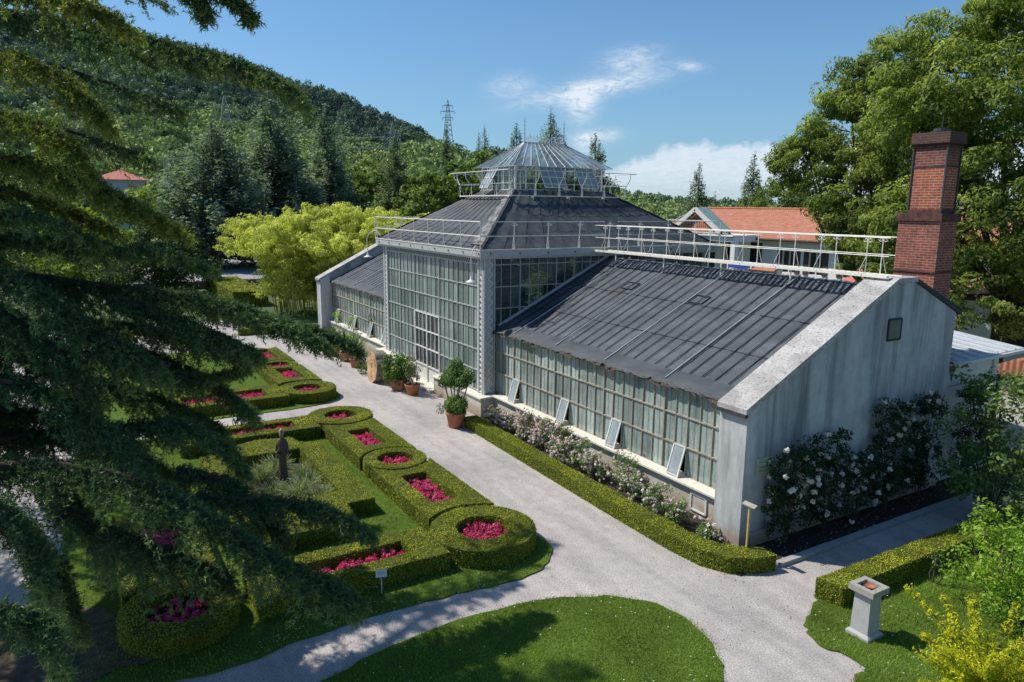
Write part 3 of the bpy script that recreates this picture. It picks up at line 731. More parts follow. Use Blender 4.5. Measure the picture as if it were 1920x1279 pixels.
# wing roofs: shade net over battens
SL = .4925
def zr(y): return 3.89 + SL * (y - 15.63)
for a, b in ((-26.93, -13.2), (-50.4, -38.67)):
    nx, ny = int((b - a) / .13), 34
    xs = np.linspace(a, b, nx); ys = np.linspace(15.3, 21.42, ny)
    Xg, Yg = np.meshgrid(xs, ys); Zg = zr(Yg)
    ph = (Xg - a) / .52 * 2 * PI
    Zg = Zg + .016 * np.cos(ph) + .012 * np.sin(Xg * 7 + Yg * 3) * np.cos(Yg * 5 + Xg * 2) + rng.normal(size=Xg.shape) * .004
    Zg[0] += rng.normal(size=nx) * .03 - .03; Yg = Yg.copy(); Yg[0] -= .06 + rng.random(nx) * .12
    V = np.stack([Xg, Yg, Zg], -1).reshape(-1, 3)
    F = np.array([(j * nx + i, j * nx + i + 1, (j + 1) * nx + i + 1, (j + 1) * nx + i) for j in range(ny - 1) for i in range(nx - 1)])
    rf = mk('roof', V, F, M['net'], GH, smooth=True)
    # structure under the net and back slope
    mb = MB(); mb.extr([(15.4, zr(15.4) - .10), (15.4, zr(15.4) - .06), (21.42, zr(21.42) - .06), (24.1, zr(20.95) - 1.35), (24.1, zr(20.95) - 1.45), (21.42, zr(21.42) - .16)], a, b); mb.build('roof_deck', M['seam'], rf)
    mb = MB()
    k = 0; x = a + .26
    while x < b - .1:
        mb.beam((x, 15.75, zr(15.75) + .03), (x, 21.4, zr(21.4) + .03), .028, .022); x += .52
    for f_ in (.34, .67):
        y = 15.3 + 5.6 * f_; mb.beam((a, y, zr(y) + .012), (b, y, zr(y) + .012), .04, .012)
    mb.build('batten', M['seam'], rf)
    V = []
    for x in np.linspace(a, b, 90):
        o_ = rng.normal() * .02
        for y in (15.2, 15.36, 15.57, 15.8 + o_): V.append((x, y + (rng.normal() * .03 if y < 15.25 else 0), zr(y) + .045 + rng.random() * .02 - (.05 if y < 15.25 else 0)))
    mk('net_skirt', V, np.array([(j * 4 + k, j * 4 + k + 1, (j + 1) * 4 + k + 1, (j + 1) * 4 + k) for j in range(89) for k in range(3)]), M['net_dark'], rf, smooth=True)
    x = a + 1.6
    while x < b - .4:
        MB().tube([(x, 15.35, zr(15.35) + .085), (x, 21.4, zr(21.4) + .085)], .022, 6).build('rod', M['zinc'], rf); x += 3.02
    mb = MB(); mb.extr([(15.33, 3.66), (15.33, 3.71), (15.5, 3.74), (15.5, 3.66)], a + .02, b - .01); mb.build('eaves_beam', M['bar_wing'], rf)
    nn = int((b - a) / .09); V = []
    for k in range(nn + 1):
        x = a + (b - a) * k / nn; dpt = max(0, .03 + .05 * math.sin(k * .23) + .04 * math.sin(k * .71 + 1) + rng.normal() * .012)
        V += [(x, 15.22, zr(15.22) + .035), (x, 15.19, zr(15.19) - .01 - dpt)]
    mk('torn_edge', V, np.array([(2 * k, 2 * k + 1, 2 * k + 3, 2 * k + 2) for k in range(nn)]), M['rag'], rf)
    if a > -30:
        for hx, hy in ((-23.4, 19.3), (-19.3, 19.1)):
            mb = MB()
            for p, q in (((0, 0), (.7, 0)), ((0, .45), (.7, .45)), ((0, 0), (0, .45)), ((.7, 0), (.7, .45))):
                mb.beam((hx + p[0], hy + p[1], zr(hy + p[1]) + .045), (hx + q[0], hy + q[1], zr(hy + q[1]) + .045), .035, .03)
            mb.build('hatch_frame', M['seam'], rf)
# back walls of wings
for a, b in ((-50.5, -38.7), (-26.9, -13.1)): MB().box(a, b, 23.6, 23.85, 0, 5.4).build('back_wall', M['stucco'], GH)
# gable walls with stone coping
def gable(xa, xb, tall):
    prof = [(14.5, -.1), (14.5, 3.80), (20.6, 6.92), (21.4, 6.92), (23.88, 5.84), (23.88, -.1)]
    g_ = MB().extr(prof, xa, xb).build('gable_wall', M['gable'], GH)
    MB().extr([(14.4, 3.80), (14.4, 3.93), (20.55, 7.07), (20.55, 6.90), (14.52, 3.815)], xa - .03, xb + .04).build('coping', M['coping'], g_)
    MB().extr([(20.55, 6.92), (20.55, 7.07), (21.45, 7.07), (21.45, 6.92)], xa - .04, xb + .06).build('ridge_slab', M['coping'], g_)
    MB().extr([(21.4, 6.92), (21.4, 7.05), (24.15, 5.92), (24.15, 5.74)], xa - .03, xb + .05).build('back_coping', M['lintel_dark'], g_)
    MB().extr([(14.38, 3.70), (14.38, 3.79), (14.5, 3.79), (14.5, 3.70)], xa - .02, xb + .02).build('drip_edge', M['lintel_dark'], g_)
    if tall:
        MB().box(xb, xb + .03, 20.28, 20.85, 5.27, 5.83).build('vent', M['vent'], g_)
        m_ = MB()
        for p, q in (((20.25, 5.24), (20.25, 5.86)), ((20.88, 5.24), (20.88, 5.86)), ((20.25, 5.86), (20.88, 5.86)), ((20.25, 5.24), (20.88, 5.24))): m_.beam((xb + .02, *p), (xb + .02, *q), .05)
        m_.build('vent_frame', M['lintel_dark'], g_)
        MB().extr([(14.9, .05), (14.9, .45), (23.8, .45), (23.8, .05)], xb, xb + .06).build('footing', M['gable'], g_)
    return g_
gable(-13.2, -12.27, True); gable(-51.25, -50.35, False)
# ---------------- pavilion
def pil_front(x0, x1, side):
    mb = MB(); mb.box(x0, x0 + .13, YF - .1, YF + .05, .9, 6.98); mb.box(x1 - .17, x1, YF - .1, YF + .05, .9, 6.98)
    p = mb.build('pilaster', M['grey_metal'], GH)
    mb = MB(); z = .95; a, b = x0 + .13, x1 - .17
    while z < 6.9:
        mb.beam((a, YF - .06, z), (b, YF - .06, z), .03); mb.tube([((a + b) / 2 + .09 * math.cos(t), YF - .06, z + .12 + .09 * math.sin(t)) for t in np.linspace(0, 2 * PI, 9)], .014, 4)
        z += .24
    mb.build('pilaster_tracery', M['white_paint'], p)
    MB().box(a, b, YF - .03, YF, .92, 6.95).build('pilaster_back', M['grey_metal'], p)
pil_front(X1 - .55, X1, 1); pil_front(X0, X0 + .55, -1)
def pil_side(x, y0, y1, s):
    mb = MB(); mb.box(x - .05, x + .07, y0, y0 + .1, .9, 6.98); mb.box(x - .05, x + .07, y1 - .06, y1, .9, 6.98)
    p = mb.build('pilaster', M['grey_metal'], GH)
    MB().box(x - .06, x - .01, y0 + .1, y1 - .06, .92, 6.95).build('pilaster_back', M['grey_metal'], p)
    mb = MB(); z = .95; k = 0
    while z < 6.8:
        a, b = (y0 + .22, y1 - .1) if k % 2 else (y1 - .1, y0 + .22)
        mb.beam((x + .02, a, z), (x + .02, b, z + .2), .035, .03, up=(1, 0, 0)); z += .2; k += 1
    mb.build('pilaster_tracery', M['cream_metal'], p)
pil_side(X1, YF - .1, YF + .45, 1)
# front glazing
fx = []; x = X0 + .55
bays = [-38.1, -36.40, -34.45, -32.97, -31.49, -29.54, -27.5]
e = []
for i in range(6):
    n = 4 if i not in (2, 3) else 3
    e += list(np.linspace(bays[i], bays[i + 1], n + 1)[:-1])
e = [v - X0 for v in e + [bays[-1]]]
door = lambda s, z: -34.45 < X0 + s < -31.49 and z < 3.7
gw = pane_wall('glass_wall', M['glass_pav'], (X0, YF, 0), (1, 0, 0), e, ZT, GH, skip=door)
bars('glazing_bars', M['bar_pav'], (X0, YF, 0), (1, 0, 0), [v for v in e if not -34.4 < X0 + v < -31.55], ZT[0:1] + ZT[3:], .93, 6.98, gw, heavy=[b - X0 for b in bays if b != -32.97])
bars('glazing_bars', M['bar_pav'], (X0, YF, 0), (1, 0, 0), [v for v in e if -34.4 < X0 + v < -31.55], [], 3.72, 6.98, gw)
for a, b in ((0.5, -34.45 - X0), (-31.49 - X0, 11.2)): bars('glazing_bars', M['bar_pav'], (X0, YF, 0), (1, 0, 0), [a, b], ZT[1:3], .95, 3, gw)
mb = MB()
for i in range(len(e) - 1):
    s = (e[i] + e[i + 1]) / 2 + .03 * ((i * 5) % 3 - 1)
    z0 = 3.76 if -34.4 < X0 + s < -31.5 else .98
    mb.quad((X0 + s - .009, YF - .012, z0), (X0 + s + .009, YF - .012, z0), (X0 + s + .009, YF - .012, 6.5), (X0 + s - .009, YF - .012, 6.5))
mb.build('pane_lap', M['pane_open'], gw)
# door
mb = MB()
for x in (-34.42, -32.97, -31.52): mb.beam((x, YF - .03, .12), (x, YF - .03, 3.72), .085, .08, up=(0, 1, 0))
for z in (.14, 1.0, 1.9, 2.8, 3.69): mb.beam((-34.42, YF - .028, z), (-31.52, YF - .028, z), .06, .06)
for x in (-33.95, -33.45, -32.5, -32.0): mb.beam((x, YF - .03, 1.0), (x, YF - .03, 3.7), .028, .04, up=(0, 1, 0))
dr = mb.build('door', M['white_paint'], GH)
pane_wall('door_pane', M['glass_side'], (-34.42, YF, 0), (1, 0, 0), list(np.linspace(0, 2.9, 7)), [1.0, 1.9, 2.8, 3.7], dr)
MB().box(-34.38, -33.02, YF - .01, YF + .03, .15, .98).box(-32.92, -31.56, YF - .01, YF + .03, .15, .98).build('door_panel', M['white_paint'], dr)
MB().tube([(-33.06, YF - .07, 1.3), (-33.06, YF - .13, 1.3), (-33.06, YF - .13, 1.5), (-33.06, YF - .07, 1.5)], .012, 6).build('door_handle', M['dark_metal'], dr)
# side glazing (above the wing roofs) - right and left sides
se = list(np.arange(0.3, 13.1, .478))
rooftop = lambda s: (zr(YF + s) + .02) if YF + s < 21.3 else (zr(21.3) + .02 - .42 * (YF + s - 21.3))
fulltop = lambda s: rooftop(s) if YF + s > 15.5 else .95
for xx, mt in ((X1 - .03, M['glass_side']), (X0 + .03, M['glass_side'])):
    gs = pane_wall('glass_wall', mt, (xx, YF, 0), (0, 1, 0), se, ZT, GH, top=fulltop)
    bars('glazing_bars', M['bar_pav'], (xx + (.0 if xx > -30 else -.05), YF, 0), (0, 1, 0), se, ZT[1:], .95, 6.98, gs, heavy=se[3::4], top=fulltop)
    mb = MB(); s_ = 1 if xx > -30 else -1; mb.beam((xx + .04 * s_, 15.5, zr(15.5) + .07), (xx + .04 * s_, 21.42, zr(21.42) + .07), .07, .1); mb.build('flashing', M['grey_metal'], gs)
MB().box(X0, X1, YB - .1, YB, 0, 6.98).build('back_wall', M['glass_pav'], GH)
# frieze of pierced metal under the front eaves
mb = MB(); x = X0 + .3
MB().box(X0 + .2, X1 - .1, YF - .04, YF - .015, 6.62, 6.98).build('frieze_back', M['dark_metal'], GH)
while x < X1 - .3:
    for p, q in (((x, 6.6), (x + .22, 6.97)), ((x + .22, 6.6), (x, 6.97))): mb.beam((p[0], YF - .07, p[1]), (q[0], YF - .07, q[1]), .03, .025, up=(0, 1, 0))
    mb.tube([(x + .11 + .06 * math.cos(t), YF - .07, 6.79 + .06 * math.sin(t)) for t in np.linspace(0, 2 * PI, 8)], .012, 4); x += .22
mb.beam((X0 + .1, YF - .07, 6.59), (X1 - .1, YF - .07, 6.59), .04); mb.build('frieze', M['grey_metal'], GH)
# gutter all round
gx0, gx1, gy0, gy1 = X0 - .3, X1 + .33, 14.42, YB + .45
def gutter_run(mb, prof, path):
    n = len(prof)
    V = []
    for (x, y, sx, sy) in path:
        for o_, z in prof: V.append((x + sx * o_, y + sy * o_, z))
    m_ = len(path)
    mb.add(V, [(i * n + k, i * n + (k + 1) % n, ((i + 1) % m_) * n + (k + 1) % n, ((i + 1) % m_) * n + k) for i in range(m_) for k in range(n)])
cor = [(gx0 + .3, gy0 + .3, -1, -1), (gx1 - .3, gy0 + .3, 1, -1), (gx1 - .3, gy1 - .3, 1, 1), (gx0 + .3, gy1 - .3, -1, 1)]
mb = MB(); gutter_run(mb, [(0, 6.82), (.20, 6.82), (.22, 6.90), (.28, 6.92), (.30, 7.20), (.26, 7.20), (.2, 7.12), (0, 7.1)], cor)
gt = mb.build('gutter', M['grey_metal'], GH)
for x in np.arange(gx0 + .6, gx1, 1.45): MB().tube([(x, gy0 + .02, 7.05), (x, gy0 - .03, 7.05)], .035, 8).build('gutter_boss', M['dark_metal'], gt)
for y in np.arange(gy0 + .5, gy1, 1.45): MB().tube([(gx1 - .02, y, 7.05), (gx1 + .03, y, 7.05)], .035, 8).build('gutter_boss', M['dark_metal'], gt)
# pavilion roof, four sagging net slopes
LX0, LX1, LY0, LY1 = -34.3, -30.95, 18.72, 24.0          # lantern
bx0, bx1, by0, by1, bz = gx0 + .12, gx1 - .12, gy0 + .1, gy1 - .1, 7.21
tx0, tx1, ty0, ty1, tz = LX0 - .12, LX1 + .12, LY0 - .12, LY1 + .12, 9.82
cb_, ct_ = [(bx0, by0), (bx1, by0), (bx1, by1), (bx0, by1)], [(tx0, ty0), (tx1, ty0), (tx1, ty1), (tx0, ty1)]
pr = MB().add([(*p, bz - .30) for p in cb_] + [(*p, tz - .22) for p in ct_], [(i, (i + 1) % 4, 4 + (i + 1) % 4, 4 + i) for i in range(4)] + [(4, 5, 6, 7)]).build('roof', M['seam'], GH)
for i in range(4):
    a, b, c, d = [np.array(p) for p in (cb_[i], cb_[(i + 1) % 4], ct_[(i + 1) % 4], ct_[i])]
    nu, nv = 90, 40; V = []
    for j in range(nv):
        v_ = j / (nv - 1)
        p, q = a + (d - a) * v_, b + (c - b) * v_
        u_ = np.linspace(0, 1, nu)[:, None]; xy = p + (q - p) * u_
        z = bz + (tz - bz) * v_ - .10 * math.sin(PI * v_) * np.sin(PI * u_[:, 0]) ** .5 + .016 * np.cos(u_[:, 0] * 2 * PI * 13) + rng.normal(size=nu) * .006 + .012 * np.sin(v_ * 2 * PI * 4 + u_[:, 0] * 4)
        V.append(np.c_[xy, z])
    V = np.concatenate(V); F = np.array([(j * nu + k, j * nu + k + 1, (j + 1) * nu + k + 1, (j + 1) * nu + k) for j in range(nv - 1) for k in range(nu - 1)])
    mk('roof_net', V, F, M['net_dark'], pr, smooth=True)
for i in range(4): MB().beam((*cb_[i], bz + .03), (*ct_[i], tz + .03), .13, .05).build('hip_strip', M['seam'], pr)
mb = MB()
for i in (0, 1):
    a, b, c, d = [np.array(p) for p in (cb_[i], cb_[(i + 1) % 4], ct_[(i + 1) % 4], ct_[i])]
    for u_ in np.arange(.08, .95, .077):
        p = a + (b - a) * u_; q = d + (c - d) * u_
        mb.tube([(*p, bz + .03), (*((p + q) / 2), (bz + tz) / 2 - .055), (*q, tz + .02)], .012, 4)
mb.build('roof_rib', M['seam'], pr)
# the front-right hip has a bleached, torn strip of netting
a, d = A(*cb_[1], bz), A(*ct_[1], tz); V = []
for s in np.linspace(.06, .97, 30):
    p = a + (d - a) * s
    for k, off in enumerate(np.linspace(.07, 1.15 * (1 - .6 * s) + .06 * math.sin(s * 40), 6)): V.append(p + A(-off - (rng.random() * .12 if k == 5 else 0), -.02, (.045 if k < 5 else .0) + .03 * rng.random() - .07 * math.sin(PI * s)))
mk('torn_net', V, np.array([(j * 6 + k, j * 6 + k + 1, (j + 1) * 6 + k + 1, (j + 1) * 6 + k) for j in range(29) for k in range(5)]), weathered('bleached_net', (.07, .08, .095), (.30, .28, .26), .8, .9, 3.5, lo=.42, hi=.62), pr)
for x, y in ((LX1 + .75, LY0 + .55), (LX1 + .75, LY0 + 2.7), (LX1 + .75, LY1 - .4)):
    MB().tube([(x - .28, y, 9.42), (x + .02, y, 9.5), (x + .02, y, 9.30), (x - .1, y, 9.2)], .05, 6).build('gallery_bracket', M['cream_metal'], pr)
# ---------------- lantern
LZ0, LZ1, LZ2 = 9.82, 11.0, 12.27
lan = MB().box(LX0 - .1, LX1 + .1, LY0 - .1, LY1 + .1, 9.74, 9.86).build('lantern', M['grey_metal'], GH)
def lant_side(o, u, L, opens):
    n = round(L / .6); e = list(np.linspace(0, L, n + 1))
    sk = lambda s, z: any(a < s < b for a, b in opens)
    pane_wall('lantern_pane', M['glass_clear'], o, u, e, [LZ0, 10.2, 10.6, LZ1], lan, skip=sk)
    ee = [s for s in e if not any(a + .01 < s < b - .01 for a, b in opens)]
    bars('lantern_bars', M['white_paint'], o, u, ee, [LZ0 + .03, LZ1], LZ0, LZ1, lan, heavy=[0, L], w=.03)
    o_, u_ = np.array(o, float), np.array(u, float); nr = np.cross(u_, A(0, 0, 1))
    for a, b in opens:
        dn = unit(nr * math.sin(.55) + A(0, 0, -math.cos(.55))); mb = MB(); p, q = o_ + u_ * a + A(0, 0, LZ1), o_ + u_ * b + A(0, 0, LZ1); Lw = 1.22
        for s in np.linspace(0, 1, 4): mb.beam(p + (q - p) * s, p + (q - p) * s + dn * Lw, .04, .03, up=nr)
        for s in (0, .5, 1): mb.beam(p + dn * Lw * s, q + dn * Lw * s, .04, .03, up=nr)
        wd = mb.build('lantern_window', M['white_paint'], lan)
        mk('pane', [p + dn * .03, q + dn * .03, q + dn * (Lw - .03), p + dn * (Lw - .03)], [(0, 1, 2, 3)], M['pane_open'], wd, [.7])
    mb = MB()
    for s in np.arange(0, len(e) - 1): mb.beam(o_ + u_ * e[s] + A(0, 0, 10.4), o_ + u_ * e[s + 1] + A(0, 0, 10.4), .02)
    for a, b in opens: pass
    return opens
lant_side((LX0, LY0, 0), (1, 0, 0), LX1 - LX0, [(.84, 1.68)])
lant_side((LX1, LY0, 0), (0, 1, 0), LY1 - LY0, [(1.32, 2.64), (3.52, 4.62)])
lant_side((LX1, LY1, 0), (-1, 0, 0), LX1 - LX0, []); lant_side((LX0, LY1, 0), (0, -1, 0), LY1 - LY0, [])
# glass hip roof of the lantern
ex0, ex1, ey0, ey1, ez = LX0 - .35, LX1 + .35, LY0 - .35, LY1 + .45, 10.96
xc = (LX0 + LX1) / 2; r0, r1 = (xc, 20.25), (xc, 22.7)
lr_v, lr_f, lr_t = [], [], []; mb = MB()
def slope(a, b, c, d, n):
    a, b, c, d = [np.array(p, float) for p in (a, b, c, d)]
    for i in range(n):
        for v0, v1 in ((0, .36), (.36, .7), (.7, 1.0)):
            k = len(lr_v)
            for u_, v_ in ((i / n, v0), ((i + 1) / n, v0), ((i + 1) / n, v1), (i / n, v1)):
                p = a + (b - a) * u_; q = d + (c - d) * u_; lr_v.append(p + (q - p) * v_ + A(0, 0, .012 * (1 - v0) + rng.normal() * .003))
            lr_f.append((k, k + 1, k + 2, k + 3)); lr_t.append(rng.random())
    for i in range(n + 1):
        p = a + (b - a) * i / n; q = d + (c - d) * i / n; mb.beam(p + A(0, 0, .03), q + A(0, 0, .03), .022, .03)
E_ = [(ex0, ey0, ez), (ex1, ey0, ez), (ex1, ey1, ez), (ex0, ey1, ez)]; R0, R1 = (*r0, LZ2), (*r1, LZ2)
slope(E_[0], E_[1], R0, R0, 8); slope(E_[1], E_[2], R1, R0, 12); slope(E_[2], E_[3], R1, R1, 8); slope(E_[3], E_[0], R0, R1, 12)
mb.beam(R0, R1, .1, .08)
mk('lantern_roof', lr_v, lr_f, glass('lantern_roof_glass', .22, .55, (.20, .28, .33), (.48, .58, .64), .08, (.8, .86, .9)), lan, lr_t)
mb.build('lantern_rafters', M['white_paint'], lan)
# cresting and two finials
mb = MB()
for x, y in (r0, r1):
    mb.tube([(x, y, LZ2), (x, y, LZ2 + .5), (x, y, LZ2 + 1.25)], [.03, .02, .01], 6)
    for k in range(4):
        zz = LZ2 + .45 + k * .2
        mb.tube([(x, y - .07, zz), (x, y, zz + .03), (x, y + .07, zz)], .012, 4); mb.tube([(x - .07, y, zz), (x, y, zz + .03), (x + .07, y, zz)], .012, 4)
mb.build('finial', M['pylon_pale'], lan)
mb = MB(); y = r0[1] - .05
for k in range(11):
    y = r0[1] + .1 + k * .23; hh = .27 + .1 * (k % 2)
    for s in (-1, 1): mb.tube([(xc + .02 * s, y, LZ2), (xc, y + s * .1, LZ2 + hh * .5), (xc, y + s * .07, LZ2 + hh), (xc, y + s * .01, LZ2 + hh * .85), (xc, y + s * .05, LZ2 + hh * .7)], .013, 4)
    mb.tube([(xc, y, LZ2), (xc, y, LZ2 + hh + .12)], .011, 4)
mb.build('cresting', M['cream_metal'], lan)
# ---------------- railings
def rail_run(mb, pts, rails, r=.017):
    for off, z in rails: mb.tube([(x + ox * off, y + oy * off, z) for x, y, ox, oy in pts], r, 6)
def scroll(mb, c, u, s, size=.075):
    c = np.array(c, float); u = np.array(u, float)
    mb.tube([c + u * s * (size * (1 + .0) + size * (1 - t / 9) * math.cos(t)) + A(0, 0, -size * (1 - t / 9) * math.sin(t) - .08) for t in np.linspace(0, 7, 12)], .009, 4)
def bow_post(mb, b, out, z0, z1, flare, loop, scr):
    b = np.array(b, float); out = np.array([*out, 0.]); u = np.cross(out, A(0, 0, 1)); up = A(0, 0, 1)
    H = z1 - z0
    mb.tube([b + up * z0, b + up * (z0 + H * .45) + out * .02, b + up * (z0 + H * .75) + out * flare * .9, b + up * z1 + out * flare], .021, 6)
    if loop == 'stay': mb.tube([b + up * (z0 + H * .52), b - out * .0 + up * z0 + u * .25], .011, 4)
    else: mb.tube([b + up * (z0 + H * .5), b + u * .07 + up * (z0 + .08), b + up * (z0 - .02), b - u * .07 + up * (z0 + .08), b + up * (z0 + H * .5)], .012, 5)
    if scr:
        for s in (-1, 1): scroll(mb, b + up * z1 + out * flare, u, s)
# eaves gallery
mb = MB(); Z0, Z1 = 7.2, 8.38
fp = [-38.65, -36.95, -35.22, -33.52, -31.83, -30.12, -28.42]
for x in fp: bow_post(mb, (x, gy0 + .02, 0), (0, -1), Z0, Z1 - .02, .04, 'stay', False)
sp_ = [16.05, 17.8, 19.5, 21.2, 23.0, 24.8, 26.6]
for y in sp_: bow_post(mb, (gx1 - .02, y, 0), (1, 0), Z0, Z1 - .02, .05, 'loop', True)
for y in sp_: bow_post(mb, (gx0 + .02, y, 0), (-1, 0), Z0, Z1 - .02, .05, 'loop', False)
for x, y in ((gx1, gy0), (gx0, gy0), (gx1, gy1), (gx0, gy1)): mb.tube([(x, y, Z0), (x, y, Z1)], .02, 6)
c4 = [(gx0, gy0), (gx1, gy0), (gx1, 21.15)]
for z in (7.78, 8.38): mb.tube([(gx0, 20.2, z), (gx0, gy0, z), (gx1, gy0, z), (gx1, 20.9, z)], .024, 6)
for z in (7.78, 8.38): mb.tube([(gx1, 21.7, z), (gx1, gy1, z), (gx0, gy1, z), (gx0, 21.8, z)], .02, 6)
mb.beam((gx0, gy0, 7.215), (gx1, gy0, 7.215), .05, .03); mb.beam((gx1, gy0, 7.215), (gx1, gy1, 7.215), .05, .03)
mb.build('eaves_railing', M['cream_metal'], GH)
# lantern gallery
mb = MB(); qx0, qx1, qy0, qy1 = LX0 - .95, LX1 + .95, LY0 - .85, LY1 + .85
lo, hi = .0, .38
for z, f_ in ((9.54, 0), (10.12, .04), (10.72, .38)):
    mb.tube([(qx0 - f_, qy0 - f_, z), (qx1 + f_, qy0 - f_, z), (qx1 + f_, qy1 + f_, z), (qx0 - f_, qy1 + f_, z), (qx0 - f_, qy0 - f_, z)], .02 if f_ != .04 else .018, 6)
mb.beam((qx0, qy0, 9.54), (qx1, qy0, 9.54), .09, .05); mb.beam((qx1, qy0, 9.54), (qx1, qy1, 9.54), .09, .05)
for x in np.linspace(qx0, qx1, 5)[:-1]: bow_post(mb, (x, qy0, 0), (0, -1), 9.54, 10.72, .38, 'stay', False)
for y in np.linspace(qy0, qy1, 6): bow_post(mb, (qx1, y, 0), (1, 0), 9.54, 10.72, .38, 'loop', False)
for y in np.linspace(qy0, qy1, 6): bow_post(mb, (qx0, y, 0), (-1, 0), 9.54, 10.72, .38, 'stay', False)
for x in np.linspace(qx0, qx1, 5)[1:-1]: bow_post(mb, (x, qy1, 0), (0, 1), 9.54, 10.72, .38, 'stay', False)
mb.build('lantern_railing', M['cream_metal'], GH)
# ridge walkways on both wings
for a, b, xs in ((-26.6, -12.5, np.arange(-25.85, -12.5, 1.578)), (-51.0, -39.0, np.arange(-50.6, -39.0, 1.578))):
    mb = MB()
    mb.box(a, b, 20.30, 20.40, 7.04, 7.12); mb.box(a, b, 21.07, 21.15, 7.04, 7.10)
    wk = mb.build('ridge_walkway', M['cream_metal'], GH)
    mb = MB()
    for x in np.arange(a + .2, b, .22): mb.box(x, x + .1, 20.4, 21.07, 7.05, 7.075)
    for x in xs[::2]: mb.box(x - .018, x + .018, 20.98, 21.02, 6.5, 7.05)
    mb.build('walkway_slats', M['cream_metal'], wk)
    mb = MB()
    for y, sx in ((20.35, 1), (21.12, -1)):
        for z in (7.68, 8.22): mb.tube([(a if y < 21 else a + .6, y, z), (b - .02 if y < 21 else b - .3, y, z)], .017 if z > 8 else .014, 6)
        for x in xs:
            mb.tube([(x, y, 7.05), (x, y, 8.2)], .015, 6)
            for s in (-1, 1): scroll(mb, (x, y, 8.22), (1, 0, 0), s)
            if y < 21: mb.tube([(x + .02, y, 7.7), (x - .12, y - .1, 7.25), (x - .14, y - .1, 7.1)], .010, 5)
            else: mb.tube([(x + .02, y, 7.7), (x + .12, y + .1, 7.12)], .012, 5)
    mb.build('walkway_railing', M['cream_metal'], wk)
# ---------------- brick chimney
ch = MB().box(-14.33, -12.95, 23.62, 24.62, 4.0, 8.72).build('chimney', M['brick'], GH)
MB().box(-14.10, -13.06, 23.74, 24.5, 8.9, 11.12).build('chimney_shaft', M['brick'], ch)
for b_ in ((-14.40, -12.88, 23.55, 24.69, 8.68, 8.93), (-14.14, -13.02, 23.70, 24.54, 8.93, 9.06), (-14.12, -13.04, 23.72, 24.52, 10.38, 10.45), (-14.15, -13.01, 23.69, 24.55, 11.0, 11.06), (-14.22, -12.94, 23.62, 24.62, 11.12, 11.17), (-14.38, -12.91, 23.58, 24.66, 7.02, 7.09)): MB().box(*b_).build('chimney_band', M['brick_cap'], ch, bevel=.008)
MB().box(-14.20, -12.96, 23.64, 24.60, 11.17, 11.46).build('chimney_crown', M['brick'], ch, bevel=.01)
MB().lathe([(.30, 0), (.31, .06), (.24, .07), (.24, .14), (.0, .15)], (-13.5, 24.1, 11.46), 16).build('chimney_pot', M['dark_metal'], ch)
m_ = MB(); m_.beam((-14.12, 23.72, 8.95), (-14.12, 23.72, 11.0), .045); m_.beam((-13.04, 23.72, 8.95), (-13.04, 23.72, 11.0), .045); m_.beam((-13.04, 24.52, 8.95), (-13.04, 24.52, 11.0), .045)
m_.tube([(-13.5, 24.1, 11.6), (-13.5, 24.1, 11.95)], .012, 5); m_.build('chimney_iron', M['dark_metal'], ch)
# ---------------- inside
fl = MB().box(-50.3, -13.3, 15.5, 23.6, .0, .06).box(X0, X1, 15, 27.8, .0, .07); fl.build('indoor_floor', M['soil'], GH)
P = []
for i in range(60):
    cx = rng.uniform(-50, -13.5); inpav = X0 < cx < X1
    c = A(cx, rng.uniform(15.9, 22), rng.uniform(.7, 5.2 if inpav else 2.6)); k = 240
    d = unit(rng.normal(size=(k, 3))); P.append(c + d * rng.random((k, 1)) ** .4 * A(1.1, .9, .9) * rng.uniform(.5, 1))
for i in range(10):
    c = A(rng.uniform(LX0, LX1), rng.uniform(LY0, LY1), rng.uniform(9.6, 10.5)); k = 90
    P.append(c + unit(rng.normal(size=(k, 3))) * rng.random((k, 1)) * .5)
P = np.concatenate(P); V, F = leaf_quads(P, rng.uniform(.15, .4, len(P)), asp=.4)
o = mk('indoor_plants', V, F, M['L_inside'], tint=rng.random(len(P)), kind='stuff'); o['label'] = 'dim mass of green plants seen through the dusty greenhouse glass'; o['category'] = 'plants'
# ---------------- wall lamps on the front corners
def lamp(p0, tip, lab):
    t = thing('wall_lamp', lab, 'lamp', p0, 'gooseneck lamps on the pavilion corners')
    p0, tip = np.array(p0, float), np.array(tip, float)
    arm = [p0, p0 + A(0, 0, .35)]
    mid = (p0 + tip) / 2
    pts = spline([p0 + A(0, 0, -.6), p0, p0 + A(0, 0, .3) + (tip - p0) * A(.12, .12, 0), A(mid[0], mid[1], p0[2] + .62), A(tip[0], tip[1], p0[2] + .25), tip + A(0, 0, .2)], .05)
    MB().tube(pts, .022, 8).build('arm', M['white_paint'], t)
    MB().lathe([(.03, .22), (.05, .18), (.06, .1), (.1, .04), (.24, -.03), (.25, -.05), (.2, -.04), (.03, .02)], tip, 20).build('lamp_shade', M['white_paint'], t, smooth=True)
lamp((X1 - .2, YF - .12, 6.75), (X1 - .1, YF - .62, 5.9), 'white gooseneck lamp at the pavilion corner beside the net-covered slope')
lamp((X0 + .1, YF - .12, 7.0), (X0 - 1.25, YF - .55, 6.15), 'white gooseneck lamp arching over the far wing roof')

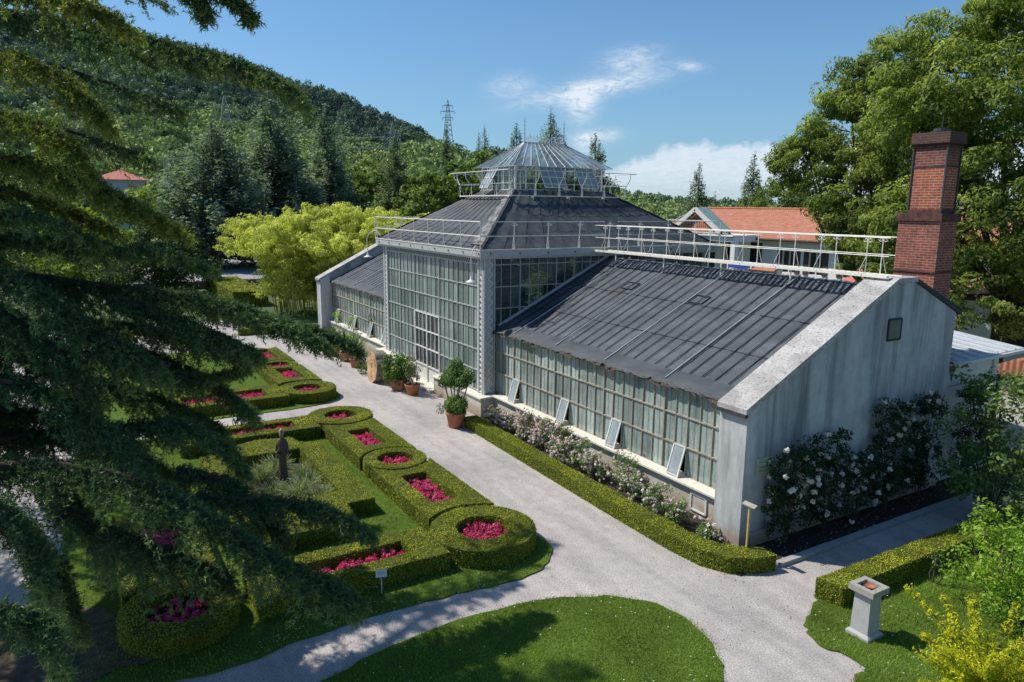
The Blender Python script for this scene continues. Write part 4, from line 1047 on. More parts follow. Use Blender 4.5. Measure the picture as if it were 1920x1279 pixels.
# ------------------------------------------------------------------ shrubs, roses, pots
def clump_leaves(centers, radii, per, size, shell=.55, squash=1.0, up=.5, droop=0.0, asp=.5):
    """leaves spread through ellipsoidal clumps; lighter towards the outside/top"""
    P, N, T = [], [], []
    for c, r in zip(centers, radii):
        r = np.broadcast_to(np.asarray(r, float), (3,))
        k = max(4, int(per * rng.uniform(.7, 1.3)))
        d = unit(rng.normal(size=(k, 3))); q = rng.random((k, 1)) ** (1 / 3) * (1 - shell) + shell * rng.random((k, 1)) ** .25
        p = c + d * q * r * (1, 1, squash)
        P.append(p); N.append(d + A(0, 0, up) + rng.normal(size=(k, 3)) * .5)
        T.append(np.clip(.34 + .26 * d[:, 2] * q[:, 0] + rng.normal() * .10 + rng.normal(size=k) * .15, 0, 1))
    P, N, T = map(np.concatenate, (P, N, T)); n = len(P)
    D = unit(rng.normal(size=(n, 3)) + A(0, 0, -droop)); D = D - (D * unit(N)).sum(1, keepdims=True) * unit(N) * .7
    V, F = leaf_quads(P, size * rng.uniform(.6, 1.35, n), D, N, asp)
    return V, F, T
def rose_bush(label, x, y, w_, h, nf, leaf, petal, group, fsize=.055, depth=None, nleaf=1.0, lean=0.0, rt=None):
    t = thing('rose_bush', label, 'rose bush', (x, y, .04), group)
    d = depth or w_ * .7
    mb = MB(); cs, rs = [], []
    for k in range(rng.integers(6, 9)):
        ex, ey, ez = x + rng.uniform(-.5, .5) * w_, y + rng.uniform(-.5, .5) * d - lean, .04 + h * rng.uniform(.45, 1.0)
        mb.tube(spline([(x + rng.normal() * .05, y + rng.normal() * .04, .03), (x + (ex - x) * .4, y + (ey - y) * .4, ez * .55), (ex, ey, ez)], .15), .011, 5)
    mb.build('stem', M['bark'], t)
    nc = int(14 * max(w_, d) * h * 1.6 * nleaf) + 8
    for k in range(nc):
        u = rng.random(); zc = .06 + h * (.12 + .85 * u)
        ww = w_ * .5 * (1 - .55 * max(0, u - .4)); ang = rng.uniform(0, 2 * PI); q = rng.random() ** .6
        cs.append(A(x + math.cos(ang) * ww * q, y + math.sin(ang) * d * .5 * q - lean * u, zc)); rs.append(rng.uniform(.10, .2))
    V, F, T = clump_leaves(cs, rs, 34 * nleaf, .06 if fsize < .1 else .075, asp=.6)
    mk('foliage', V, F, leaf, t, T)
    P, TT = [], []
    for k in range(nf):
        i = rng.integers(len(cs)); c = cs[i] + unit(rng.normal(size=3) * .8 + (A(.1, -1.0, .8) if fsize < .1 else A(1.2, -.3, .3))) * rs[i] * 1.1
        m_ = 1 if fsize > .07 else rng.integers(1, 4)
        for _ in range(m_):
            cc = c + rng.normal(size=3) * fsize * .8; kk = 16; tt = rng.random()
            dd = unit(rng.normal(size=(kk, 3))); P.append(cc + dd * fsize * .5 * rng.random((kk, 1)) ** .5); TT.append(np.clip(tt + rng.normal(size=kk) * .15, 0, 1))
    if nf:
        P, TT = np.concatenate(P), np.concatenate(TT); V, F = leaf_quads(P, fsize * rng.uniform(.5, .9, len(P)), N=(SUN if fsize < .1 else A(1, -.3, .6)) + rng.normal(size=(len(P), 3)) * .6, asp=.95)
        mk('flowers', V, F, petal, t, TT)
    return t
GP = 'pink roses along the glasshouse front'
rl = ['small pale rose bush at the start of the border, by the pavilion plinth', 'spreading pale pink rose bush, second from the pavilion plinth', 'tall pink rose bush reaching up to the glass sill', 'dense rose bush heavy with white-pink clusters', 'rose bush with long bare sprays against the plinth stain', 'low rose bush spilling pink clusters over the low hedge', 'upright rose bush below the second opened light', 'rounded rose bush with pale pink clusters mid border', 'thin tall rose spray climbing over the stone sill', 'rose bush with deeper pink clusters below the third opened light', 'rose bush in front of the small framed wall flap', 'small pink rose bush next to the gable pillar', 'last low rose sprays at the hedge bend']
rx = [-25.2, -24.1, -23.0, -22.0, -20.9, -20.1, -19.1, -18.2, -17.1, -16.2, -15.2, -14.2, -13.1]
rh = [.75, .8, 1.15, 1.15, 1.25, .75, 1.0, .95, 1.2, .85, .95, .7, .5]
rf_ = [80, 140, 170, 190, 90, 110, 80, 95, 45, 70, 55, 36, 26]
for a, b, h, nf in zip(rl, rx, rh, rf_):
    rose_bush(a, b + rng.normal() * .08, 14.25 + .35 * (h > 1.1) + rng.normal() * .06, rng.uniform(.8, 1.05) if h > .6 else .7, h * rng.uniform(.9, 1.1), nf, M['L_rose2'], M['F_pale'], GP, .075, .8, 1.35)
GW = 'white climbing roses on the gable wall'
for lab, y, w_, h, nf in (('white climbing rose nearest the pillar, half hiding the pale wall plate', 15.9, 1.9, 2.9, 30), ('second white climbing rose from the pillar, tall and narrow at the top', 17.5, 1.7, 3.0, 30), ('white climbing rose in the middle of the gable wall, lower than its neighbours', 18.9, 1.5, 2.2, 20),
                          ('tall peach and white climbing rose under the wall vent', 20.4, 1.9, 3.5, 28), ('dark climbing rose with few blooms beside the black streak', 22.1, 1.6, 3.5, 18), ('climbing rose on the shed wall behind the speckled shrub', 25.0, 2.0, 3.6, 8)):
    t = rose_bush(lab, -11.85, y, .75, h, nf, M['L_rose'], M['F_white'], GW, .13, w_, 1.05)
# fallen petals
x = rng.uniform(-12.1, -10.2, 330); y = rng.uniform(14.9, 24.8, 330); k = rng.random(330) < np.where(x < -11.2, 1, .25)
P = np.stack([x[k], y[k], np.full(k.sum(), .055)], 1); P[P[:, 0] > -11.2, 2] = .012
V, F = leaf_quads(P, rng.uniform(.03, .06, len(P)), N=np.tile(A(0, 0, 1), (len(P), 1)), D=rng.normal(size=(len(P), 3)) * A(1, 1, 0), asp=.7)
o = mk('fallen_petals', V, F, M['petal'], kind='stuff'); o['label'] = 'white rose petals fallen on the soil and the shaded path'; o['category'] = 'petals'
# kerb of the gable bed
mb = MB(); y = 14.75
while y < 25.0:
    l = 1.02; mb.box(-11.28, -11.08, y, min(y + l - .012, 25.1), -.05, .12 + rng.normal() * .004); y += l
mb.box(-12.2, -11.3, 25.0, 25.16, -.05, .12)
k = mb.build('kerb', M['kerb'], kind='structure', bevel=.012)
# pots
def pot_profile(r, h): return [(0, 0), (r * .72, 0), (r * .95, h * .82), (r * .97, h * .83), (r * 1.04, h * .84), (r * 1.06, h), (r * .95, h), (r * .92, h * .86), (0, h * .86)]
def potted(label, x, y, r, h, build, group='terracotta pots along the glasshouse', square=False):
    t = thing('potted_plant', label, 'potted plant', (x, y, 0), group)
    MB().lathe(pot_profile(r, h), (x, y, .002), 4 if square else 28).build('pot', M['pot'], t, smooth=not square)
    MB().lathe([(0, h * .885), (r * .93, h * .885)], (x, y, 0), 20).build('soil', M['soil'], t)
    build(t, x, y, h); return t
def stems(t, x, y, z0, tips, r, mat=None):
    mb = MB()
    for tip in tips: mb.tube(spline([(x + rng.normal() * .03, y + rng.normal() * .03, z0), ((x + tip[0]) / 2 + rng.normal() * .06, (y + tip[1]) / 2 + rng.normal() * .06, (z0 + tip[2]) / 2), tip], .12), np.linspace(r, r * .5, len(spline([(0, 0, 0), (0, 0, 1)], 9))) if False else r, 6)
    mb.build('stem', mat or M['bark_pale'], t)
def topiary(t, x, y, h):
    up = [A(x + .35, y + .05, 2.35), A(x + .1, y - .1, 2.45), A(x - .35, y - .1, 2.05), A(x - .58, y - .2, 1.85), A(x + .6, y + .25, 2.2), A(x - .05, y + .25, 2.25), A(x - .55, y + .1, 1.95), A(x + .25, y - .3, 2.1)]
    stems(t, x, y, h * .85, [tuple(p - A(0, 0, .25)) for p in up[:6]], .028)
    lo = [A(x + a, y + b, .95 + c) for a, b, c in ((0, 0, .15), (.3, .1, .05), (-.3, -.1, .0), (.1, -.3, .05), (-.15, .3, .1), (.45, -.15, .0), (-.45, .1, -.05))]
    spray = [A(x - .75, y - .35, .75), A(x - .85, y - .2, .55), A(x - .6, y - .45, .6)]
    V, F, T = clump_leaves(up + [p + rng.normal(size=3) * .18 for p in up] + lo, [.36] * 8 + [.30] * 8 + [.30] * 7, 480, .08, asp=.55); mk('foliage', V, F, M['L_pot'], t, T)
    V, F, T = clump_leaves(spray, [.17] * 3, 60, .08, asp=.4); mk('foliage', V, F, M['L_pot'], t, T)
potted('large round terracotta pot with a two-tiered clipped shrub before the pavilion corner', -25.9, 12.9, .42, .66, topiary)
def bushy(t, x, y, h):
    cs = [A(x + rng.normal() * .38 - .25, y + rng.normal() * .3, h + rng.uniform(-.2, 1.0)) for _ in range(38)]
    stems(t, x, y, h * .8, [tuple(c) for c in cs[:7]], .015); V, F, T = clump_leaves(cs, [.27] * 38, 130, .115, asp=.5, up=.3); mk('foliage', V, F, M['L_pot'], t, T)
potted('square terracotta planter holding a broad leafy shrub beside the sawn log', -32.75, 13.15, .46, .58, bushy, square=True)
def oleander(t, x, y, h):
    cs = [A(x + rng.normal() * .25, y + rng.normal() * .22, h + rng.uniform(.3, 1.25)) for _ in range(16)]
    stems(t, x, y, h * .8, [tuple(c) for c in cs[:8]], .014); V, F, T = clump_leaves(cs, [.17] * 16, 55, .12, asp=.25, up=.3); mk('foliage', V, F, M['L_pot'], t, T)
    P = np.concatenate([c + rng.normal(size=(14, 3)) * .09 for c in cs[8:14]]); V, F = leaf_quads(P, .05, asp=1); mk('flowers', V, F, M['F_white'], t, np.full(len(P), .9))
potted('round terracotta pot with a thin white-flowered shrub by the door', -31.6, 13.4, .36, .52, oleander)
def spiky(t, x, y, h):
    n = 90; ang = rng.uniform(0, 2 * PI, n); el = rng.uniform(.5, 1.5, n); L = rng.uniform(.5, 1.0, n)
    hh = rng.uniform(.2, .75, n)
    D = np.stack([np.cos(ang) * np.cos(el), np.sin(ang) * np.cos(el), np.sin(el) * .9], 1)
    stems(t, x, y, h * .8, [(x, y, h + .9), (x + .1, y - .1, h + .7)], .02)
    P = np.stack([np.full(n, x), np.full(n, y), h + hh], 1) + D * L[:, None] * .5; V, F = leaf_quads(P, L, D, asp=.07); mk('foliage', V, F, M['L_pot'], t, rng.random(n))
for lab, x, y in (('terracotta pot with spiky plant, nearest the sawn log', -38.7, 13.0), ('terracotta pot with spiky plant, between two similar pots', -40.6, 13.0), ('terracotta pot with spiky plant, half behind the cedar tip', -42.3, 12.9)):
    potted(lab, x, y, .36, .52, spiky)
t = thing('low_shrub', 'small ground-hugging shrub between the spiky pots and the sawn log', 'shrub', (-36.9, 12.95, 0))
cs = [A(-36.9 + rng.normal() * .3, 12.95 + rng.normal() * .2, rng.uniform(.15, .6)) for _ in range(14)]; V, F, T = clump_leaves(cs, [.2] * 14, 70, .08); mk('foliage', V, F, M['L_pot'], t, T); stems(t, -36.9, 12.95, .0, [tuple(c) for c in cs[:5]], .012)
# loose greenery on the far wing sill
for i, (x, lab) in enumerate(((-47.3, 'weedy green plant growing by the far wing sill'), (-44.2, 'leafy sprig growing against the far wing panes'))):
    t = thing('sill_plant', lab, 'plant', (x, 14.9, 0)); cs = [A(x + rng.normal() * .3, 14.75 + rng.normal() * .08, rng.uniform(.5, 1.9)) for _ in range(9)]
    stems(t, x, 14.85, 0, [tuple(c) for c in cs[:5]], .012); V, F, T = clump_leaves(cs, [.2] * 9, 30, .12, asp=.35); mk('foliage', V, F, M['L_lime'], t, T)
# sawn log standing on edge
t = thing('log_slice', 'thick upright slice of a huge sawn tree trunk leaning by the plinth', 'log slice', (-34.9, 12.9, 0))
n = 40; th = np.linspace(0, 2 * PI, n, endpoint=False); rr = .84 * (1 + .05 * np.sin(3 * th + 1) + .04 * np.sin(7 * th) + rng.normal(size=n) * .012)
V = []
for yy, s, lz in ((12.55, 1, 0), (12.85, 1.02, .05), (13.2, .98, .1)):
    for a, r in zip(th, rr): V.append((-34.9 + r * s * math.cos(a) * .86, yy + .05 * math.sin(a), .80 + r * s * math.sin(a)))
F = [(i * n + k, i * n + (k + 1) % n, (i + 1) * n + (k + 1) % n, (i + 1) * n + k) for i in range(2) for k in range(n)]
mk('bark_edge', V, F, M['bark_pale'], t)
mk('sawn_face', V[:n], [tuple(range(n))[::-1]], M['sawn'], t); mk('back_face', V[2 * n:], [tuple(range(n))], M['sawn'], t)
# pedestal
t = thing('pedestal', 'tapered grey stone pedestal with a hollow terracotta-stained top on the lawn', 'pedestal', (-8.2, 13.85, 0))
def frustum(mb, c, a0, a1, z0, z1):
    V = [(c[0] + sx * a, c[1] + sy * a, z) for a, z in ((a0, z0), (a1, z1)) for sx, sy in ((-1, -1), (1, -1), (1, 1), (-1, 1))]
    mb.add(V, [(3, 2, 1, 0), (4, 5, 6, 7)] + [(i, (i + 1) % 4, 4 + (i + 1) % 4, 4 + i) for i in range(4)])
pc = (-8.2, 13.85)
mb = MB(); frustum(mb, pc, .27, .27, -.05, .10); frustum(mb, pc, .265, .215, .10, .15); mb.build('base', M['stone'], t, bevel=.012)
mb = MB(); frustum(mb, pc, .205, .185, .15, .98); mb.build('shaft', M['stone'], t, bevel=.008)
mb = MB(); frustum(mb, pc, .20, .235, .98, 1.05); mb.box(pc[0] - .285, pc[0] + .285, pc[1] - .285, pc[1] - .17, 1.05, 1.18); mb.box(pc[0] - .285, pc[0] + .285, pc[1] + .17, pc[1] + .285, 1.05, 1.18); mb.box(pc[0] - .285, pc[0] - .17, pc[1] - .17, pc[1] + .17, 1.05, 1.18); mb.box(pc[0] + .17, pc[0] + .285, pc[1] - .17, pc[1] + .17, 1.05, 1.18)
mb.build('top_slab', M['stone_top'], t)
MB().box(pc[0] - .17, pc[0] + .17, pc[1] - .17, pc[1] + .17, 1.05, 1.10).build('brick_filling', plain('clay_fill', (.30, .14, .10), .9, .3, 8), t)
MB().lathe([(0, .02), (.06, .02), (.11, .05), (.12, .07)], (pc[0], pc[1] + .02, 1.09), 14).build('clay_shard', M['pot'], t)
# signs
t = thing('label_stake', 'small white plant label on a thin stake in front of the long hedge', 'sign', (-15.0, 5.48, 0))
MB().tube([(-14.95, 5.48, 0), (-14.95, 5.48, .5)], .012, 6).build('stake', M['sign'], t)
dv = unit(A(.94, -.34, .5)); rv = unit(np.cross(A(0, 0, 1), dv)); uv = np.cross(dv, rv); c0 = A(-14.95, 5.48, .53)
MB().add([c0 + rv * a * .13 + uv * b * .085 + dv * e_ for e_ in (0, .02) for a, b in ((-1, -1), (1, -1), (1, 1), (-1, 1))], [(3, 2, 1, 0), (4, 5, 6, 7), (0, 1, 5, 4), (1, 2, 6, 5), (2, 3, 7, 6), (3, 0, 4, 7)]).build('plate', M['sign'], t)
mb = MB()
for k, (b, l) in enumerate(((.35, .7), (.0, .8), (-.35, .5))): mb.add([c0 + rv * x * .13 + uv * (b + y) * .085 + dv * .022 for x, y in ((-.8, -.07), (-.8 + 2 * l * .8, -.07), (-.8 + 2 * l * .8, .07), (-.8, .07))], [(0, 1, 2, 3)])
mb.build('text_lines', M['kerb'], t)
t = thing('wall_plate', 'pale green information plate on the gable wall above the first white rose', 'sign', (-12.24, 15.3, 2.2))
MB().box(-12.27, -12.24, 14.98, 15.58, 1.98, 2.5).build('plate', M['sign_green'], t)
mb = MB()
for z, y1 in ((2.38, 15.4), (2.25, 15.5), (2.15, 15.2)): mb.quad((-12.237, 15.06, z), (-12.237, y1, z), (-12.237, y1, z + .022), (-12.237, 15.06, z + .022))
mb.build('text_lines', M['vent'], t)
t = thing('post_sign', 'thin yellow post with a sloping label board at the gable corner', 'sign', (-11.75, 14.2, 0))
MB().beam((-11.75, 14.2, 0), (-11.75, 14.2, 1.55), .045).build('post', M['wood_post'], t)
MB().add([A(-11.75, 14.2, 1.56) + A(a, b, c) for e_ in (0, .025) for a, b, c in ((-.2, -.06, -.02 + e_), (.2, -.06, -.02 + e_), (.2, .06, .03 + e_), (-.2, .06, .03 + e_))], [(3, 2, 1, 0), (4, 5, 6, 7), (0, 1, 5, 4), (1, 2, 6, 5), (2, 3, 7, 6), (3, 0, 4, 7)]).build('board', M['stone_top'], t)

# ------------------------------------------------------------------ statue: slender draped figure, hands folded at the chest
def loft(mb, rings, n=18):
    V = []
    for cx, cy, z, a, b in rings:
        for k in range(n): th = 2 * PI * k / n; V.append((cx + a * math.cos(th), cy + b * math.sin(th), z))
    m_ = len(rings); mb.add(V, [(i * n + k, i * n + (k + 1) % n, (i + 1) * n + (k + 1) % n, (i + 1) * n + k) for i in range(m_ - 1) for k in range(n)] + [tuple(range(n))[::-1], tuple(range((m_ - 1) * n, m_ * n))])
sx, sy = -23.1, 5.2
st = thing('statue', 'slender dark statue of a standing draped figure with a bald head painted sunlit', 'statue', (sx, sy, .05))
mb = MB()
loft(mb, [(0, 0, .08, .20, .17), (0, 0, .3, .19, .16), (0, 0, .7, .165, .14), (0, 0, 1.0, .175, .14), (0, .01, 1.25, .20, .14), (0, .01, 1.45, .235, .14), (0, .01, 1.56, .20, .12), (0, 0, 1.62, .09, .08), (0, -.01, 1.70, .07, .07)])
for s in (-1, 1):
    mb.tube(spline([(.21 * s, .01, 1.48), (.26 * s, -.02, 1.28), (.24 * s, -.10, 1.08), (.12 * s, -.19, 1.16), (.03 * s, -.2, 1.24)], .03), .055, 10)
    for k in range(4): mb.tube([(.05 * s + .012 * k * s, -.2, 1.22 + .02 * k), (.02 * s, -.23, 1.27 + .018 * k), (-.02 * s, -.22, 1.29 + .018 * k)], .014, 6)
for a in np.linspace(-2.6, -.5, 6): mb.tube(spline([(.21 * math.cos(a), .18 * math.sin(a), .1), (.18 * math.cos(a), .155 * math.sin(a), .6), (.17 * math.cos(a + .1), .15 * math.sin(a + .1), 1.0)], .1), .018, 6)
body = mb.build('body', M['statue'], None, smooth=True)
hb = MB(); loft(hb, [(0, -.03, 1.66, .035, .04), (0, -.04, 1.70, .075, .085), (0, -.035, 1.77, .098, .115), (0, -.03, 1.84, .105, .125), (0, -.02, 1.91, .095, .115), (0, -.01, 1.96, .06, .075), (0, -.01, 1.98, .02, .02)], 20)
hb.tube([(0, -.15, 1.83), (0, -.178, 1.785), (0, -.155, 1.775)], .016, 6)
for s in (-1, 1): hb.tube([(s * .1, -.02, 1.85), (s * .115, 0, 1.82), (s * .1, 0, 1.77)], .018, 6); hb.tube([(s * .02, -.145, 1.845), (s * .07, -.13, 1.845)], .014, 6)
hb.tube([(-.035, -.14, 1.735), (0, -.15, 1.735), (.035, -.14, 1.735)], .011, 6)
head = hb.build('head', M['statue_head_lit'], None, smooth=True)
for o, vx in ((body, .022), (head, .011)):
    md = o.modifiers.new('Remesh', 'REMESH'); md.mode = 'VOXEL'; md.voxel_size = vx; md.use_smooth_shade = True
    md2 = o.modifiers.new('Smooth', 'SMOOTH'); md2.iterations = 3; md2.factor = .4
    o.parent = st; o.location = (0, 0, -.02); o.rotation_euler = (0, 0, math.radians(50))
st.scale = (.74, .74, .93)
MB().lathe([(0, 0), (.3, 0), (.28, .08), (.0, .09)], (sx, sy, .04), 18).build('base', M['dark_metal'], st)
# sedge tufts round the statue
tl = ['silvery sedge tuft by the sunny inner hedge corner', 'pale sedge tuft in front of the statue', 'grey green sedge tuft behind the statue', 'sedge tuft left of the statue foot', 'sedge tuft below the statue, partly shaded', 'small sedge tuft near the bare soil patch', 'dark tuft in the shaded bed corner']
for lab, x, y, s in zip(tl, (-21.0, -21.6, -24.2, -23.7, -22.2, -22.3, -23.4), (5.75, 5.3, 5.2, 4.6, 5.7, 4.7, 5.9), (.55, .6, .6, .55, .55, .4, .45)):
    t = thing('sedge_tuft', lab, 'grass tuft', (x, y, .05), 'sedge tufts around the statue')
    n = 330; ang = rng.uniform(0, 2 * PI, n); el = rng.uniform(.45, 1.45, n); L = s * rng.uniform(.6, 1.2, n)
    D = np.stack([np.cos(ang) * np.cos(el), np.sin(ang) * np.cos(el), np.sin(el)], 1); b = np.stack([x + np.cos(ang) * rng.random(n) * .28, y + np.sin(ang) * rng.random(n) * .28, np.full(n, .05)], 1)
    V1, F1 = leaf_quads(b + D * L[:, None] * .3, L * .65, D, asp=.05); D2 = unit(D + A(0, 0, -.9) * (1.2 - el)[:, None] + np.stack([np.cos(ang), np.sin(ang), 0 * ang], 1) * .5)
    V2, F2 = leaf_quads(b + D * L[:, None] * .58 + D2 * L[:, None] * .2, L * .5, D2, asp=.05)
    mk('blades', np.concatenate([V1, V2]), np.concatenate([F1, F2 + len(V1)]), M['L_tuft'], t, np.concatenate([rng.random(n) * .7, .3 + rng.random(n) * .7]))

# ------------------------------------------------------------------ shed and right edge
t = thing('shed', 'low pale lean-to shed with a tin roof behind the gable wall', 'shed', (-14, 26, 0))
MB().box(-17, -12.45, 23.87, 27.4, 0, 4.12).build('wall', M['shed_wall'], t)
mb = MB(); mb.add([(-12.15, 23.9, 4.22), (-12.15, 28.4, 4.30), (-16.5, 28.4, 4.75), (-16.5, 23.9, 4.75)], [(0, 1, 2, 3)]); mb.add([(-12.15, 23.9, 4.15), (-12.15, 28.4, 4.23), (-16.5, 28.4, 4.68), (-16.5, 23.9, 4.68)], [(3, 2, 1, 0)]); mb.quad((-12.15, 23.9, 4.15), (-12.15, 28.4, 4.23), (-12.15, 28.4, 4.30), (-12.15, 23.9, 4.22))
rf = mb.build('roof', M['tin'], t)
mb = MB()
for y in np.arange(24.2, 28.3, .6): mb.beam((-12.15, y, 4.26 + (y - 23.9) * .018), (-16.5, y, 4.78), .05, .06)
mb.build('roof_seam', M['tin'], rf)
mb = MB(); mb.tube([(-12.08, 23.95, 4.14), (-12.08, 28.6, 4.22)], .07, 8); mb.tube([(-12.42, 27.0, 4.1), (-12.42, 27.0, .2)], .05, 8); mb.build('gutter', M['shed_wall'], t)
mb = MB()
for z in (.6, 1.5, 2.4, 3.3): mb.box(-12.448, -12.435, 23.9, 27.4, z, z + .035)
mb.build('groove', M['kerb'], t)
MB().add([(-12.43, 24.1, 4.0), (-12.43, 24.75, 4.0), (-12.43, 24.5, 3.75), (-12.43, 24.42, 3.45), (-12.43, 24.3, 3.75)], [(0, 1, 2, 3, 4)]).build('rust_stain', M['rag'], t)
t = thing('gate_pier', 'low pier with a small red tiled roof behind the shed', 'gate pier', (-13, 31, 0))
MB().box(-13.6, -12.2, 30.3, 32.3, 0, 3.0).build('wall', M['shed_wall'], t)
MB().add([(-11.7, 29.9, 2.9), (-11.7, 32.8, 2.9), (-13.0, 32.8, 3.6), (-13.0, 29.9, 3.6), (-14.3, 29.9, 2.9), (-14.3, 32.8, 2.9)], [(0, 1, 2, 3), (3, 2, 5, 4), (0, 3, 4), (1, 5, 2), (0, 4, 5, 1)]).build('roof', M['tile'], t)
t = thing('white_outbuilding', 'white wall of an outbuilding showing under the big tree crown', 'building', (-22, 41, 0))
MB().box(-27, -10, 40, 44, 0, 4.6).build('wall', M['stucco'], t)
MB().add([(-27.5, 39.6, 4.6), (-9.5, 39.6, 4.6), (-9.5, 42, 5.6), (-27.5, 42, 5.6), (-27.5, 44.4, 4.6), (-9.5, 44.4, 4.6)], [(0, 1, 2, 3), (3, 2, 5, 4)]).build('roof', M['tile_flat'], t)
for x in (-22, -18, -14): MB().box(x, x + .9, 39.97, 40.02, 2.4, 3.6).build('window', M['window_dark'], t)

# ------------------------------------------------------------------ villa with tiled roof
t = thing('villa', 'white villa with orange tiled roof, white gabled porch and brown shutters', 'house', (-38, 46, 0))
WYv = 46
mb = MB()
def wall_with_openings(mb, x0, x1, z0, z1, y, openings, thick=.3):
    xs = sorted({x0, x1} | {a for o_ in openings for a in o_[:2]}); zs = sorted({z0, z1} | {a for o_ in openings for a in o_[2:]})
    for i in range(len(xs) - 1):
        for j in range(len(zs) - 1):
            mx_, mz = (xs[i] + xs[i + 1]) / 2, (zs[j] + zs[j + 1]) / 2
            if any(a < mx_ < b and c < mz < d for a, b, c, d in openings): continue
            mb.box(xs[i], xs[i + 1], y, y + thick, zs[j], zs[j + 1])
ops = [(-36.75, -35.55, 4.35, 5.95), (-34.4, -33.2, 4.35, 5.95), (-31.6, -30.4, 4.35, 5.95), (-48.2, -47.2, 4.2, 5.8)]
wall_with_openings(mb, -50.0, -22, 0, 6.85, WYv, ops); mb.box(-50.0, -22, WYv + .3, 56, 0, 6.8)
mb.build('wall', M['stucco'], t)
for a, b, c, d in ops:
    wd = MB().box(a, b, WYv + .18, WYv + .22, c, d).build('window', M['window_dark'], t)
    m_ = MB()
    for xx in (a, (a + b) / 2, b): m_.beam((xx, WYv + .12, c), (xx, WYv + .12, d), .08, up=(0, 1, 0))
    m_.build('frame', M['white_paint'], wd)
    for s, xx in ((-1, a), (1, b)): MB().box(min(xx, xx + s * .0) - (.42 if s < 0 else 0), max(xx, xx) + (.42 if s > 0 else 0), WYv - .06, WYv - .01, c - .05, d + .05).build('shutter', M['shutter'], wd)
rf = MB().add([(-50.6, 45.2, 6.85), (-21.5, 45.2, 6.85), (-21.5, 51, 9.05), (-50.6, 51, 9.05), (-50.6, 56.8, 6.85), (-21.5, 56.8, 6.85)], [(0, 1, 2, 3), (3, 2, 5, 4)]).add([(-50.6, 45.2, 6.70), (-21.5, 45.2, 6.70), (-21.5, 45.2, 6.84), (-50.6, 45.2, 6.84)], [(0, 1, 2, 3)]).build('roof', M['tile'], t)
m_ = MB(); x = -50.5
while x < -21.6: m_.tube([(x, 51, 9.08), (x + .42, 51, 9.1)], .11, 6); x += .4
m_.build('ridge_tile', M['tile'], rf)
m_ = MB(); m_.beam((-50.65, 45.15, 6.86), (-50.65, 51, 9.08), .16, .1); m_.beam((-50.65, 51, 9.08), (-50.65, 56.8, 6.86), .16, .1); m_.build('verge', M['copper'], rf)
MB().add([(-50.0, 46, 6.8), (-50.0, 56, 6.8), (-50.0, 51, 8.7)], [(0, 1, 2)]).build('gable', M['stucco'], t)
MB().tube([(-50.6, 45.12, 6.76), (-21.5, 45.12, 6.76)], .09, 8).build('gutter', M['shutter'], t)
pk = MB().box(-45.4, -38.6, 42.7, 46, 6.55, 6.95).box(-45.4, -38.6, 42.5, 46, 6.95, 7.06).build('porch', M['stucco'], t)
m_ = MB()
for x in (-45.2, -43.1, -41.9, -39.0): m_.box(x, x + .42, 42.8, 43.2, 0, 6.55)
for x in (-42.6, -40.3): m_.box(x, x + .8, 45.0, 45.6, 0, 6.55)
m_.build('column', M['stucco'], pk)
MB().box(-45.3, -38.7, 45.93, 45.98, 0, 6.4).build('porch_shade', M['window_dark'], pk)  # dark sheet standing in for the shade inside the porch
m_ = MB(); ap = A(-42.6, 42.6, 9.0)
for s, ex in ((-1, -45.25), (1, -39.85)):
    m_.beam(ap + A(0, -.12, 0), (ex, 42.48, 7.2), .14, .34, up=(0, 0, 1))
m_.build('bargeboard', M['white_paint'], pk)
ap2 = ap + A(0, .1, .12)
for y0, y1, mt, dz in ((42.7, 43.9, 'copper', .02),):
    MB().add([(-45.3, y0, 7.25 + dz), (ap2[0], y0, ap2[2] + dz), (ap2[0], y1, ap2[2] + dz), (-45.3, min(y1, 46.4), 7.25 + dz)], [(0, 1, 2, 3)]).add([(-39.8, y0, 7.25 + dz), (ap2[0], y0, ap2[2] + dz), (ap2[0], y1, ap2[2] + dz), (-39.8, min(y1, 46.4), 7.25 + dz)], [(3, 2, 1, 0)]).build('porch_roof', M[mt], pk)
MB().add([(-45.2, 43.85, 7.06), (-39.9, 43.85, 7.06), (-42.6, 43.85, 9.05)], [(0, 1, 2)]).add([(-44.9, 42.75, 7.06), (-40.2, 42.75, 7.06), (-42.6, 42.75, 8.75)], [(0, 1, 2)]).build('pediment', M['tile'], pk)
t = thing('garden_canopy', 'small blue canopy beside a low red tiled ledge, seen under the walkway rail', 'canopy', (-33, 39, 0))
c_ = (-33.38, 38.00, 5.50)
MB().box(c_[0] - 1.0, c_[0] + .9, 37.6, 38.6, c_[2] - .35, c_[2] + .05).build('cover', M['blue'], t)
MB().box(c_[0] - 1.1, c_[0] - 1.0, 37.6, 37.7, 0, c_[2]).box(c_[0] + .9, c_[0] + 1.0, 37.6, 37.7, 0, c_[2]).build('post', M['white_paint'], t)
t = thing('tiled_ledge', 'low wall topped with red tiles in front of the villa', 'wall', (-31, 39, 0))
c_ = (-31.62, 38.00, 5.42)
MB().box(c_[0] - .9, c_[0] + 1.0, 37.9, 38.3, 0, c_[2] - .2).build('wall', M['stucco'], t); MB().add([(c_[0] - 1, 37.5, c_[2] - .25), (c_[0] + 1.1, 37.5, c_[2] - .25), (c_[0] + 1.1, 38.2, c_[2] + .12), (c_[0] - 1, 38.2, c_[2] + .12)], [(0, 1, 2, 3)]).build('tiles', M['tile'], t)

